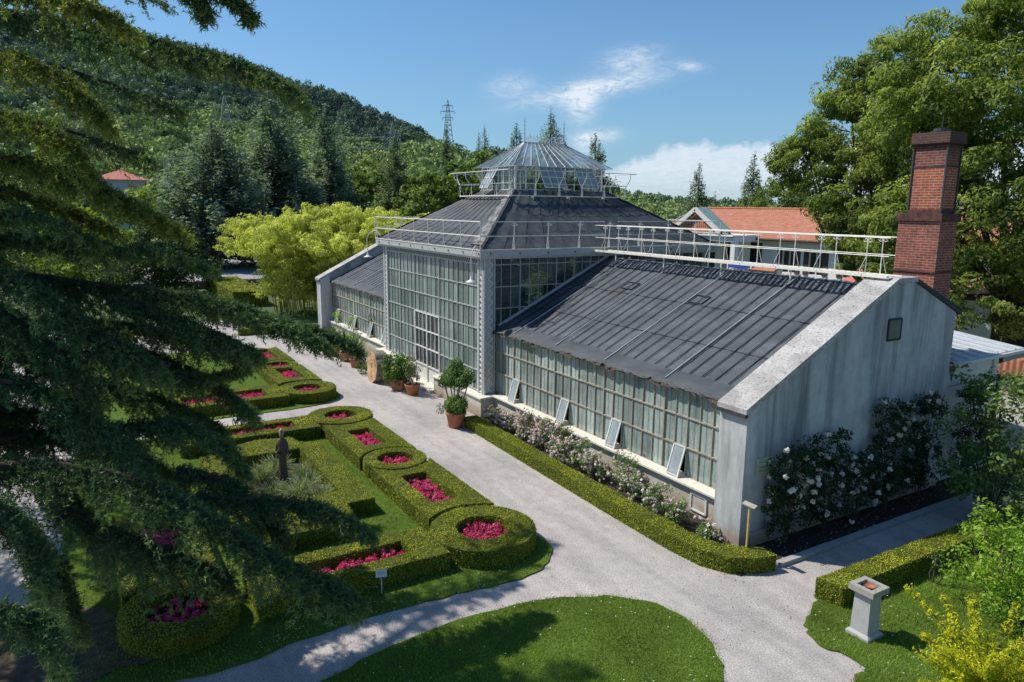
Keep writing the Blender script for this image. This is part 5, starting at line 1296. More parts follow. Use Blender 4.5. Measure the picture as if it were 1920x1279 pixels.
# ------------------------------------------------------------------ trees
TOPS = {
    'pointed conifer directly behind the lantern ridge': (-61.49, 41.17, 18.12),
    'pointed conifer left of the lantern finial': (-68.42, 41.46, 17.52),
    'dark conifer rising right of the lantern roof': (-47.76, 36.32, 14.43),
    'narrow dark cypress, taller of a pair left of the lantern': (-131.49, 72.19, 24.50),
    'narrow dark cypress, shorter of a pair left of the lantern': (-132.05, 71.16, 23.04),
    'broad blue cedar, leftmost of the row across the road': (-110.64, 17.42, 19.64),
    'tall dark blue spruce with a bare pointed leader': (-116.94, 26.92, 26.22),
    'blue spruce with upswept side branches, right of the tallest one': (-120.63, 36.40, 24.29),
    'grey green fir with dense even crown behind the bamboo': (-109.46, 44.07, 19.46),
    'gaunt dark conifer with sparse upper branches below the far pylon': (-100.76, 48.89, 20.86),
    'leafy green tree left of the pavilion roof': (-70.01, 34.38, 13.77),
    'taller leafy tree touching the lantern gallery rail': (-73.60, 40.48, 15.36),
    'leafy tree tucked behind the bamboo top': (-82.15, 36.76, 13.08),
    'light green tree below the red-roofed house': (-124.54, 10.70, 11.89),
    'light green tree left of the blue cedar foot': (-117.24, 13.37, 8.75),
    'bright tree at the edge of the cedar boughs': (-100.00, -0.25, 8.98),
    'shaded green tree behind the cedar boughs': (-109.89, -4.81, 12.18),
    'bushy tree between the two tall spruces': (-130.49, 34.61, 16.70),
    'round tree behind the grey fir': (-131.64, 47.67, 17.28),
    'green tree behind the upswept spruce': (-125.34, 41.41, 13.11),
}
def limb_mesh(paths, mat, name, parent):
    mb = MB()
    for pts, r0, r1 in paths:
        s = spline(pts, max(.25, r0 * 1.5)); mb.tube(s, np.linspace(r0, r1, len(s)), 8 if r0 > .12 else 5)
    return mb.build(name, mat, parent, smooth=True)
def broadleaf(name, label, cat, base, blobs, nclump, per, size, mat, trunk_r=.3, rc=.8, group=None, bark='bark', asp=.5, droop=.4, shellmin=.45, fork=.3):
    base = np.array(base, float); t = thing(name, label, cat, tuple(base), group)
    B = [(np.array(c, float), np.array(r, float)) for c, r in blobs]
    top = max(c[2] for c, r in B); mid = np.mean([c for c, r in B], axis=0)
    fk = base + A((mid[0] - base[0]) * .3, (mid[1] - base[1]) * .3, (top - base[2]) * fork)
    paths = [([base - A(0, 0, .1), (base + fk) / 2 + rng.normal(size=3) * A(.1, .1, 0), fk], trunk_r, trunk_r * .75)]
    limb_mesh(paths, M[bark], 'trunk', t)
    vols = np.array([np.prod(r) for c, r in B]) ** .7; vols /= vols.sum()
    cs, rs, limbs = [], [], []
    for (c, r), v in zip(B, vols):
        limbs.append(([fk, (fk + c) / 2 + A(0, 0, -.05 * top), c - (c - fk) * .12], trunk_r * .5, trunk_r * .12))
        for k in range(max(3, int(nclump * v))):
            d = unit(rng.normal(size=3) + A(0, 0, .15)); q = shellmin + (1 - shellmin) * rng.random() ** .5
            p = c + d * r * q
            cs.append(p); rs.append(A(1, 1, .62) * rc * rng.uniform(.6, 1.3))
            if rng.random() < .07: limbs.append(([c + (p - c) * .1, (c + p) / 2 + rng.normal(size=3) * .1, p], trunk_r * .14, trunk_r * .05))
    limb_mesh(limbs, M[bark], 'limbs', t)
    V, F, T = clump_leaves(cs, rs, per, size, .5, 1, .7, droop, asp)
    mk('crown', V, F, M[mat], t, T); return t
def conifer(name, label, base, H, R, mat, group, whorls=26, dens=1.0, tip=.0, droop=.25, size=.5, cat='conifer', topgap=.7, base_h=.12, power=.85):
    base = np.array(base, float); t = thing(name, label, cat, tuple(base), group)
    limb_mesh([([base, base + A(0, 0, H * .5), base + A(0, 0, H)], max(.06, H * .018), .03)], M['bark'], 'trunk', t)
    P, D, N, T, S = [], [], [], [], []
    limbs = []
    for i in range(whorls):
        u = i / (whorls - 1); z = H * (base_h + (1 - base_h) * u); L0 = R * (1 - u) ** power * rng.uniform(.75, 1.15) + .12
        nb = max(3, int(8 * (1 - u) + 4))
        for b in range(nb):
            a = rng.uniform(0, 2 * PI); L = L0 * rng.uniform(.6, 1.12)
            dr = A(math.cos(a), math.sin(a), 0); sd = A(-math.sin(a), math.cos(a), 0)
            k = max(10, int(L / size * 24 * dens)); s = rng.random(k) ** .75
            lat = rng.normal(size=k) * .22 * L * (1.15 - s) + rng.normal(size=k) * .08
            zz = z + .12 * L * s - droop * L * s ** 2 + tip * L * s ** 3 - np.abs(lat) * .15 + rng.normal(size=k) * (.06 * L + .42 * H / whorls)
            P.append(base + dr * (L * s)[:, None] + sd * lat[:, None] + A(0, 0, 1) * zz[:, None])
            D.append(dr + sd * (np.sign(lat) * .7)[:, None] + rng.normal(size=(k, 3)) * .35); N.append(A(0, 0, 1) + rng.normal(size=(k, 3)) * .55)
            T.append(np.clip(.22 + .5 * s + rng.normal() * .12 + rng.normal(size=k) * .14, 0, 1)); S.append(size * rng.uniform(.5, 1.2, k) * (.5 + .5 * (1 - u)))
            if b < 2 and L > 1: limbs.append(([base + A(0, 0, z), base + dr * L * .5 + A(0, 0, z + .06 * L - droop * L * .25), base + dr * L * .9 + A(0, 0, z + .1 * L - droop * L * .8)], .05, .02))
    if limbs: limb_mesh(limbs, M['bark'], 'limbs', t)
    P, D, N, T, S = map(np.concatenate, (P, D, N, T, S)); V, F = leaf_quads(P, S, D, N, .42, .3)
    mk('crown', V, F, M[mat], t, T); return t
# big chestnut trees on the right
broadleaf('broadleaf_tree', 'big broad-leaved tree rising behind the brick chimney, cut by the frame edge', 'tree', (-15.5, 33.5, 0),
          [((-17.5, 32.5, 14.2), (3.6, 3.2, 3.4)), ((-14.2, 33, 15.0), (3.8, 3.5, 3.6)), ((-19.4, 33, 12.3), (2.6, 2.6, 2.6)), ((-13.0, 33.0, 10.0), (3.6, 3.0, 3.5)), ((-16.5, 32, 9.0), (3.4, 2.6, 3.4)), ((-12.4, 34, 6.2), (3.4, 2.8, 2.8)), ((-15.2, 32.0, 5.6), (2.6, 2.0, 2.0)), ((-11, 34, 17), (3, 3, 2.6)), ((-17.0, 34.5, 16.9), (1.8, 1.8, 1.5)), ((-13.3, 33, 18.2), (2.2, 2.2, 1.2)), ((-10.0, 33, 12.6), (3, 3, 4)), ((-18.8, 31.5, 7.4), (2.2, 2.0, 2.0))],
          1150, 145, .215, 'L_tree', .36, .68, asp=.36, droop=.7, shellmin=.5)
broadleaf('broadleaf_tree', 'spreading broad-leaved tree leaning toward the clouds left of the brick chimney', 'tree', (-22.5, 35.5, 0),
          [((-23.6, 34.6, 12.8), (2.6, 2.4, 2.5)), ((-21.8, 35, 14.0), (2.3, 2.3, 2.2)), ((-25.6, 33.6, 11.4), (1.9, 1.8, 1.9)), ((-22.5, 34, 9.8), (3.0, 2.4, 2.4)), ((-24.0, 34.2, 8.7), (1.4, 1.4, 1.5)), ((-20.3, 34.2, 11.2), (2.6, 2.2, 2.8)), ((-21.3, 34, 7.4), (2.6, 2.2, 2.0)), ((-19.6, 34, 5.6), (2.2, 2.0, 1.9)), ((-26.3, 33.2, 11.4), (1.0, 1.0, 1.0)), ((-18.6, 34.8, 8.6), (2.4, 2.2, 2.6)), ((-24.2, 34.4, 15.1), (1.5, 1.5, 1.4)), ((-21.9, 35, 16.0), (1.9, 1.8, 1.5))],
          940, 135, .205, 'L_tree', .26, .6, asp=.36, droop=.7, shellmin=.5)
# trees behind the villa roof
def D_(px, y, D): return None
conifer('spruce', 'small dark spruce beyond the villa roof, left one of the skyline group', (-74.15, 74.34, 3.24), 11.6, 3.4, 'L_fir', 'conifers beyond the villa', 16, size=.5)
conifer('spruce', 'tiny slender spruce tip above the villa roof ridge', (-86.31, 90.41, 2.22), 9.0, 1.8, 'L_fir', 'conifers beyond the villa', 12, size=.45)
conifer('spruce', 'dark spruce standing next to the round-crowned tree beyond the villa', (-65.67, 75.42, 3.69), 12.2, 3.4, 'L_fir', 'conifers beyond the villa', 18, size=.5)
b = (-58.01, 71.40, 4.21)
broadleaf('round_tree', 'round-crowned green tree beyond the villa roof', 'tree', b, [((b[0], b[1], 9.6), (3.2, 3.2, 2.7)), ((b[0] + 1.5, b[1] + 1, 7.5), (3, 3, 2))], 120, 40, .4, 'L_tree2', .25, .9)
b = (-64.67, 72.30, 5.84)
broadleaf('round_tree', 'low bushy tree filling the gap beside the dark spruce', 'tree', (b[0], b[1], 0), [((b[0], b[1], 7.2), (2, 2, 1.6))], 40, 40, .4, 'L_fir', .2, .8)
# conifers around the lantern
for lab, px, py, D, R, s in (('pointed conifer directly behind the lantern ridge', 1033, 212, 74, 2.3, .4), ('pointed conifer left of the lantern finial', 969, 236, 80, 1.7, .4), ('dark conifer rising right of the lantern roof', 1117, 260, 60, 2.0, .4)):
    q = TOPS[lab]
    conifer('lantern_conifer', lab, (q[0], q[1], 0), q[2], R * 2.5, 'L_fir', 'pointed conifers behind the lantern', 26, dens=1.7, size=s, droop=.1)
for lab, px, py, D, R in (('narrow dark cypress, taller of a pair left of the lantern', 909, 240, 150, 1.3), ('narrow dark cypress, shorter of a pair left of the lantern', 898, 254, 150, 1.1)):
    q = TOPS[lab]
    conifer('cypress', lab, (q[0], q[1], 0), q[2], R * 1.6, 'L_fir', 'pair of narrow cypresses', 26, size=.5, droop=-.4, power=.5)
# the row of blue conifers
for lab, px, py, D, R, mt, wh, sz, dr, tp, nm, pw in (('broad blue cedar, leftmost of the row across the road', 395, 236, 112, 10.0, 'L_spruce', 24, 1.0, .05, .05, 'blue_cedar', .5), ('tall dark blue spruce with a bare pointed leader', 503, 166, 120, 9.2, 'L_spruce', 28, .95, .22, .12, 'blue_spruce', .8), ('blue spruce with upswept side branches, right of the tallest one', 607, 205, 126, 7.6, 'L_spruce', 24, .9, .12, .1, 'blue_spruce', .75), ('grey green fir with dense even crown behind the bamboo', 740, 258, 118, 6.0, 'L_fir', 26, .7, .0, .0, 'grey_fir', .8), ('gaunt dark conifer with sparse upper branches below the far pylon', 838, 235, 112, 3.6, 'L_fir', 20, .8, .2, .15, 'dark_conifer', .9)):
    q = TOPS[lab]
    conifer(nm, lab, (q[0], q[1], 0), q[2], R, mt, 'conifers across the road', wh, 1.15, tp, dr, sz, power=pw)
# broadleaf belt
belt = [('leafy green tree left of the pavilion roof', 845, 300, 78, 4.2, 'L_tree2'), ('taller leafy tree touching the lantern gallery rail', 910, 280, 84, 3.6, 'L_tree2'), ('leafy tree tucked behind the bamboo top', 795, 322, 90, 3.2, 'L_tree2'), ('light green tree below the red-roofed house', 285, 345, 125, 6.5, 'L_yel'), ('light green tree left of the blue cedar foot', 335, 385, 118, 4.0, 'L_tree2'), ('bright tree at the edge of the cedar boughs', 130, 380, 100, 7.5, 'L_yel'), ('shaded green tree behind the cedar boughs', 45, 330, 110, 9, 'L_tree2'), ('bushy tree between the two tall spruces', 560, 300, 135, 6, 'L_tree2'), ('round tree behind the grey fir', 690, 300, 140, 6, 'L_tree2'), ('green tree behind the upswept spruce', 650, 340, 132, 5, 'L_tree2')]
for lab, px, py, D, R, mt in belt:
    q = TOPS[lab]
    h = q[2]
    broadleaf('roadside_tree', lab, 'tree', (q[0], q[1], 0), [((q[0], q[1], h - R * .62), (R * .75, R * .75, R * .62)), ((q[0] + R * .35, q[1] + R * .3, h - R * 1.1), (R * .7, R * .7, R * .6)), ((q[0] - R * .4, q[1] - R * .3, h - R * 1.2), (R * .72, R * .72, R * .65)), ((q[0], q[1], max(1.6, h - R * 1.9)), (R * .8, R * .8, R * .6))], 150, 44, .5 if R < 5 else .7, mt, .25, R * .22, 'broad-leaved trees along the road', droop=.3)
# tree trunks at the meadow
for i, (px, lab) in enumerate(((247, 'thin tree, first of the row at the meadow edge'), (262, 'thin tree, second of the row at the meadow edge'), (282, 'thin tree with leaning trunk at the meadow edge'), (212, 'thin tree beside the stone marker'))):
    px_, D = px, 140 if px > 220 else 120
    q = A(*[(-139.77, 8.08, 1.02), (-137.70, 9.16, 1.11), (-141.57, 11.08, 0.86), (-121.91, 4.61, 2.09)][i]); broadleaf('meadow_tree', lab, 'tree', (q[0], q[1], 0), [((q[0], q[1], 7.5), (2.6, 2.6, 2.2))], 40, 40, .5, 'L_tree2', .22, .8, 'thin trees at the meadow edge', fork=.6)
# bamboo
bb = A(-61.5, 20.8, 0)
t = thing('bamboo_clump', 'huge yellow-green bamboo clump beside the far gable', 'bamboo', tuple(bb))
cs, rs = [], []
mb = MB()
for i in range(210):
    a = rng.uniform(0, 2 * PI); q = rng.random() ** .5; bx, by = bb[0] + 4.4 * q * math.cos(a), bb[1] + 7.0 * q * math.sin(a)
    h = rng.uniform(6.6, 9.9) * (1 - .18 * q); ox, oy = math.cos(a) * q * 3.2, math.sin(a) * q * 3.4
    pts = spline([(bx, by, 0), (bx + ox * .15, by + oy * .15, h * .55), (bx + ox * .6, by + oy * .6, h * .93), (bx + ox * 1.15, by + oy * 1.15, h * .88)], .5)
    mb.tube(pts, np.linspace(.04, .012, len(pts)), 4)
    for p in pts[3:]:
        if p[2] > .4 + 2.2 * rng.random() ** 2:
            for _ in range(2): cs.append(p + rng.normal(size=3) * A(.4, .4, .25)); rs.append(A(.5, .5, .3) * rng.uniform(.6, 1.2))
for i in range(130):
    a = rng.uniform(0, 2 * PI); cs.append(A(bb[0] + 5.0 * math.cos(a) * rng.uniform(.8, 1.15), bb[1] + 7.6 * math.sin(a) * rng.uniform(.8, 1.1), rng.uniform(.3, 3.2))); rs.append(A(.6, .6, .5) * rng.uniform(.6, 1.2))
mb.build('canes', plain('bamboo_cane', (.22, .20, .05), .5, .3, 2), t)
V, F, T = clump_leaves(cs, rs, 44, .30, .4, 1, .6, .9, .22); mk('foliage', V, F, M['L_bamboo'], t, np.clip(T + .12, 0, 1))
# pink bed near the bamboo foot
hedge('low_hedge', 'far low box edging in front of the bamboo foot', rect(-52.6, -52.0, 9.2, 13.2), h=.45, dens=250, size=.08)
begonias('distant streak of pink begonias at the bamboo foot', rect(-57.5, -53.2, 10.0, 13.0), dens=14, pdens=18)
# yew by the road
c = A(-81, 7.2, 0)
broadleaf('yew_tree', 'dark rounded yew in front of the road', 'tree', c, [((-81, 7.2, 3.6), (3.2, 4.2, 3.0)), ((-80, 9.4, 2.2), (3, 3.2, 2.2)), ((-80.6, 4.6, 2.0), (3, 3.0, 2.0)), ((-81, 7.4, 5.6), (1.8, 2.2, 1.3))], 260, 60, .3, 'L_yew', .3, .8, shellmin=.6, fork=.1)
# road, roundabout island, wall
sheet('road', [(-89, -40), (-89, 60), (-121, 70), (-135, -50)], .0, M['asphalt'])
sheet('red_pavement', [(-89.2, -40), (-89.2, 60), (-92.5, 60), (-92.5, -40)], .03, M['red_paving'], edge=.05)
sheet('meadow', smooth_poly([(-123, -5), (-122, 22), (-150, 24), (-165, 8), (-155, -8)], 2), .05, plain('meadow', (.10, .17, .03), .95, .25, .4), edge=.1)
t = thing('traffic_island', 'grass island with white kerb in the road, under the dark bough', 'traffic island', (-104.44, 1.94, 0.00))
ci = (-104.44, 1.94, 0.00)
MB().prism(circle(ci, 3.6, 36, 4.2), 0, .12).build('kerb', M['white_paint'], t); MB().prism(circle(ci, 3.2, 36, 3.8), .0, .16).build('grass_top', plain('island_grass', (.12, .17, .03), .95, .3, 1), t)
MB().tube([(ci[0], ci[1], .1), (ci[0], ci[1], 2.6)], .06, 8).build('post', M['pylon_pale'], t)
t = thing('stone_wall', 'low dry stone wall between the road and the far hedge', 'wall', (-84, 13, 0)); mb = MB()
for i in range(90):
    y = 2 + i * .24 + rng.normal() * .03
    for k in range(3): mb.box(-84.3 + rng.normal() * .04, -83.7 + rng.normal() * .05, y, y + .23, k * .28, k * .28 + .27 + rng.normal() * .015)
mb.build('stones', M['drywall'], t)
t = thing('stone_marker', 'pale upright stone marker at the meadow edge', 'stone', (-144.78, 7.72, 0.00)); q = (-144.78, 7.72, 0.00); MB().box(q[0] - .6, q[0] + .6, q[1] - .7, q[1] + .7, 0, 2.4).build('block', M['stone'], t, bevel=.05); MB().box(q[0] - .8, q[0] + .8, q[1] - .9, q[1] + .9, 0, .3).build('foot', M['stone'], t)

# ------------------------------------------------------------------ hills, wood, red-roofed house, pylons
RIDGE = [(194.4912, 0.1661), (182.8503, 0.1941), (176.1446, 0.1907), (173.9345, 0.1828), (170.6158, 0.1702), (167.1193, 0.1536), (164.9330, 0.1442), (161.9248, 0.1322), (159.6207, 0.1136), (156.4623, 0.0934), (155.5825, 0.0841), (155.1854, 0.0712), (154.4644, 0.0471), (151.5885, 0.0111), (143.2934, 0.0040)]
NEAR = [(195.3415, 0.0502), (179.2019, 0.0668), (163.6390, 0.0455), (159.6991, 0.0579), (156.4845, 0.0659), (154.4555, 0.0679), (152.4146, 0.0587), (149.5355, 0.0538), (143.3306, 0.0266), (140.0379, 0.0108), (138.0087, 0.0048), (135.6081, -0.0010), (127.6604, -0.0015)]
def prof(tab, az): a = np.array(sorted(tab)); return np.interp(az, a[:, 0], a[:, 1])
def hill_z(az, D):
    s = np.clip((D - 150) / (560 - 150), 0, 1); z1 = (prof(RIDGE, az) * 560 + 9) * np.clip(s, 0, 1) ** 1.15
    z1 = np.where(D > 560, z1 - (D - 560) * .12, z1)
    s2 = np.clip((D - 140) / (330 - 140), 0, 1); z2 = (prof(NEAR, az) * 330 + 9) * s2 ** 1.1
    z2 = np.where(D > 330, z2 - (D - 330) * .2, z2)
    return np.maximum(np.maximum(z1, z2), -1)
azs = np.linspace(112, 206, 160); Ds = np.concatenate([np.linspace(132, 600, 60), np.linspace(620, 900, 8)])
Ag, Dg = np.meshgrid(azs, Ds); Zg = hill_z(Ag, Dg) - .6; Ar = np.radians(Ag)
V = np.stack([Dg * np.cos(Ar), Dg * np.sin(Ar), Zg], -1).reshape(-1, 3); nx = len(azs)
F = np.array([(j * nx + i, (j + 1) * nx + i, (j + 1) * nx + i + 1, j * nx + i + 1) for j in range(len(Ds) - 1) for i in range(nx - 1)])
mk('hills', V, F, plain('hill_ground', (.035, .055, .025), .95, .3, .05), smooth=True, kind='structure')
def wood(name, label, n, azr, Dr, rmin, rmax, kleaf, filt=None):
    az = rng.uniform(*azr, n); D = np.sqrt(rng.uniform(Dr[0] ** 2, Dr[1] ** 2, n)); z = hill_z(az, D); k = z > 1.0
    az, D, z = az[k], D[k], z[k]; ar = np.radians(az); x, y = D * np.cos(ar), D * np.sin(ar); n = len(x)
    r = rng.uniform(rmin, rmax, n)
    # dark pines above, light broadleaf below, patchy
    s = np.clip((D - 200) / 330, 0, 1); patch = np.sin(x * .021 + 1.3) * np.cos(y * .03 + x * .009) + .5 * np.sin(x * .06 + y * .05)
    tone = np.where(az < 148, .62, .78) - .58 * np.clip(s * 2.6 - .55, 0, 1) + .17 * patch + rng.normal(size=n) * .10
    d = unit(rng.normal(size=(n, kleaf, 3)) + A(0, 0, .5)); pine = (tone < .4)[:, None, None]
    q = .55 + .45 * rng.random((n, kleaf, 1))
    P = np.stack([x, y, z + r * .75], 1)[:, None, :] + d * q * r[:, None, None] * np.where(pine, A(.85, .85, 1.15), A(1.1, 1.1, .85))
    T = np.clip(tone[:, None] + .22 * d[..., 2] + rng.normal(size=(n, kleaf)) * .08, 0, 1)
    N = d + rng.normal(size=d.shape) * .4
    V, F = leaf_quads(P.reshape(-1, 3), np.repeat(r, kleaf) * rng.uniform(.24, .48, n * kleaf), None, N.reshape(-1, 3), .7, .3)
    o = mk(name, V, F, M['L_hill'], tint=T.reshape(-1), kind='stuff'); o['label'] = label; o['category'] = 'wood'; return o
wood('hill_wood', 'dense pine and broadleaf wood covering the hillside', 5600, (141, 200), (170, 585), 1.7, 4.8, 84)
wood('hill_wood', 'lower wooded slope running behind the pavilion to the right skyline', 1300, (124, 150), (160, 345), 1.4, 3.4, 84)
t = thing('red_roofed_house', 'pale house with a red hipped roof below the wooded hill', 'house', (-157.80, 7.99, 9.86))
hc = A(*(-157.78, 8.25, 13.23)); u_ = unit(A(-math.sin(math.radians(178)), math.cos(math.radians(178)), 0)); u_ = unit(np.cross(hc * A(1, 1, 0), A(0, 0, 1))); v_ = np.cross(A(0, 0, 1), u_)
def hp(a, b, z): return hc * A(1, 1, 0) + u_ * a + v_ * b + A(0, 0, z)
ze = hc[2]
MB().add([hp(a, b, z) for z in (0, ze) for a, b in ((-4, -4), (4, -4), (4, 4), (-4, 4))], [(3, 2, 1, 0), (4, 5, 6, 7), (0, 1, 5, 4), (1, 2, 6, 5), (2, 3, 7, 6), (3, 0, 4, 7)]).build('wall', M['house_wall'], t)
MB().add([hp(-4.8, -4.8, ze), hp(4.8, -4.8, ze), hp(4.8, 4.8, ze), hp(-4.8, 4.8, ze), hp(0, 0, ze + 1.95)], [(0, 1, 4), (1, 2, 4), (2, 3, 4), (3, 0, 4), (3, 2, 1, 0)]).build('roof', M['tile_flat'], t)
MB().add([hp(a, s * 4.03, z) for s in (-1,) for z in (ze - 2.3, ze - 1.1) for a in (1.6, 2.4)], [(0, 1, 3, 2)]).add([hp(a, 4.03, z) for z in (ze - 2.3, ze - 1.1) for a in (1.6, 2.4)], [(0, 1, 3, 2)]).build('window', M['window_dark'], t)
def pylon(label, base, top, wbase, mat, arms, scale=1.0):
    b = np.array(base, float); H = top - b[2]; t = thing('pylon', label, 'pylon', tuple(b), 'lattice power pylons')
    dirv = unit(np.cross(unit(b * A(1, 1, 0)), A(0, 0, 1))); fw = np.cross(A(0, 0, 1), dirv); mb = MB(); r = .16 * scale
    def wd(s): return wbase * (1 - s) ** 1.0 * .5 + .25 * scale
    lv = np.linspace(0, 1, 9)
    def c4(s): w_ = wd(s) if s < .95 else .1; return [b + dirv * w_ * x + fw * w_ * y + A(0, 0, H * s) for x, y in ((-1, -1), (1, -1), (1, 1), (-1, 1))]
    for s0, s1 in zip(lv[:-1], lv[1:]):
        p, q = c4(s0), c4(s1)
        for i in range(4): mb.beam(p[i], q[i], r); mb.beam(p[i], q[(i + 1) % 4], r * .6); mb.beam(q[i], q[(i + 1) % 4], r * .6)
    mb.build('tower', mat, t); mb = MB(); tips = []
    for s, L in arms:
        for sg in (-1, 1):
            tip = b + dirv * L * sg + A(0, 0, H * s); mb.beam(b + A(0, 0, H * s), tip, r); mb.beam(b + A(0, 0, H * (s + .03)), tip, r * .7); mb.tube([tip, tip - A(0, 0, 1.2 * scale)], r * .6, 5); tips.append(tip - A(0, 0, 1.2 * scale))
    mb.build('cross_arm', mat, t); return tips
pt = (-467.47, 227.76, 80.68); pb = (-467.54, 227.62, 54.45)
pylon('slim dark pylon standing against the sky beyond the bluff', pb, pt[2], 5.5, M['pylon'], ((.86, 3.4), (.71, 4.8), (.56, 3.6)), 1.6)
pt = (-295.33, 52.75, 48.50); pb = (-295.49, 51.85, 32.74); tA = pylon('pale pylon against the wooded slope above the blue cedar', pb, pt[2], 5, M['pylon_pale'], ((.72, 4.2), (.48, 4.2), (.25, 4.2)))
pt = (-278.48, 111.57, 41.29); pb = (-278.60, 111.27, 24.88); tB = pylon('distant pale pylon above the grey fir', pb, pt[2], 4, M['pylon_pale'], ((.75, 3.2), (.5, 3.2), (.3, 3)))
for i, (a, b, lab) in enumerate(((tA[1], tB[1], 'topmost power line crossing the wooded slope'), (tA[3], tB[3], 'middle power line crossing the wooded slope'), (tA[5], tB[5], 'lowest power line crossing the wooded slope'), (tA[0], tB[0], 'top power line strung to the rear arm'), (tA[2], tB[2], 'middle power line strung to the rear arm'))):
    s = np.linspace(0, 1, 24)[:, None]; pts = a + (b - a) * s - A(0, 0, 1) * (4 * s * (1 - s)) * 3.5
    tag(MB().tube(pts, .07, 4).build('power_line', M['cable']), lab, 'power line', 'power lines on the slope')
t = thing('substation_poles', 'pale electrical poles with a crossbar beside the blue cedar', 'utility poles', (-149.26, 14.86, 12.52))
q = A(*(-149.26, 14.86, 12.52)); mb = MB()
for dx in (-.9, .2, .9): mb.tube([q + A(dx * .3, dx, -q[2]), q + A(dx * .3, dx, 5.5 - abs(dx))], .1, 6)
mb.beam(q + A(-.3, -1, 2), q + A(.4, 1.5, 2), .12); mb.beam(q + A(-.3, -1, .8), q + A(.4, 2.2, .8), .3); mb.build('pole', M['pylon_pale'], t)

# ------------------------------------------------------------------ shrubs at the right edge
def shrub(name, label, base, cs, rs, per, size, mat, stems_n=7, asp=.4, up=.4, droop=0., cat='shrub'):
    t = thing(name, label, cat, tuple(base)); mb = MB()
    for c in cs[:stems_n]: mb.tube(spline([base, (np.array(base) * .5 + np.array(c) * .5) + rng.normal(size=3) * .08, c], .25), .02, 5)
    mb.build('stem', M['bark'], t); V, F, T = clump_leaves(cs, rs, per, size, .4, 1, up, droop, asp); mk('foliage', V, F, M[mat], t, T); return t
def wands(base, n, spread, hmin, hmax, per_len, az=None):
    cs, rs = [], []; b = np.array(base, float); paths = []
    for i in range(n):
        a = rng.uniform(0, 2 * PI) if az is None else az[i % len(az)] + rng.normal() * .15
        h = rng.uniform(hmin, hmax); s = spread * rng.uniform(.4, 1.1)
        e = b + A(math.cos(a) * s, math.sin(a) * s, h); pts = spline([b + rng.normal(size=3) * A(.1, .1, 0), b + (e - b) * A(.35, .35, .6), e], 1 / per_len)
        paths.append(pts)
        for j, p in enumerate(pts[2:]): cs.append(p); rs.append(.17 * (1 - .5 * j / len(pts)) * rng.uniform(.7, 1.2))
    return cs, rs, paths
def wand_shrub(name, label, base, n, spread, hmin, hmax, per, size, mat, asp):
    cs, rs, paths = wands(base, n, spread, hmin, hmax, 7); t = thing(name, label, 'shrub', tuple(base)); mb = MB()
    for p in paths: mb.tube(p, .012, 4)
    mb.build('stem', M['bark'], t); V, F, T = clump_leaves(cs, rs, per, size, .3, 1, .4, -.6, asp); mk('foliage', V, F, M[mat], t, np.clip(T + .1, 0, 1))
wand_shrub('golden_shrub', 'bright golden-yellow shrub with long upright wands at the lower frame corner', (-5.5, 13.2, 0), 62, 1.25, .85, 2.05, 56, .068, 'L_gold', .3)
b = A(*(-7.28, 17.55, 1.86)[:2], 0)
cs = [b + A(np.clip(rng.normal(), -1.5, 1.5) * .6, np.clip(rng.normal(), -1.5, 1.5) * .75, rng.uniform(.5, 2.2)) for _ in range(70)]
shrub('lime_shrub', 'fresh lime-green shrub overhanging the far end of the path hedge', b, cs, [.3] * 60, 75, .10, 'L_lime', 12, .5)
b = A(-6.6, 17.0, 0); cs = [b + A(np.clip(rng.normal(), -1.4, 1.4) * .5, np.clip(rng.normal(), -1.4, 1.4) * .6, rng.uniform(.3, 1.3)) for _ in range(36)]
shrub('lime_shrub', 'lower lime-green shrub spilling onto the grass by the frame edge', b, cs, [.28] * 30, 75, .09, 'L_lime', 8, .5)
b = A(*(-10.06, 22.89, 2.31)[:2], 0)
cs = [b + A(np.clip(rng.normal(), -1.6, 1.6) * .75, np.clip(rng.normal(), -1.6, 1.6) * .9, rng.uniform(.8, 4.3)) for _ in range(95)]
shrub('speckled_shrub', 'tall speckled shrub with reddish shoots at the end of the shaded path', b, cs, [.36] * 95, 62, .14, 'L_mottled', 14, .55)
b = A(-9.15, 17.3, 0); cs = [b + A(rng.normal() * .06, rng.normal() * .06, rng.uniform(.4, 1.0)) for _ in range(8)]
shrub('weed_sprig', 'single pale weed sprig standing beside the path hedge', b + A(.5, 0, 0), [c + A(.5, 0, 0) for c in cs], [.1] * 8, 14, .07, 'L_rose2', 3, .4)

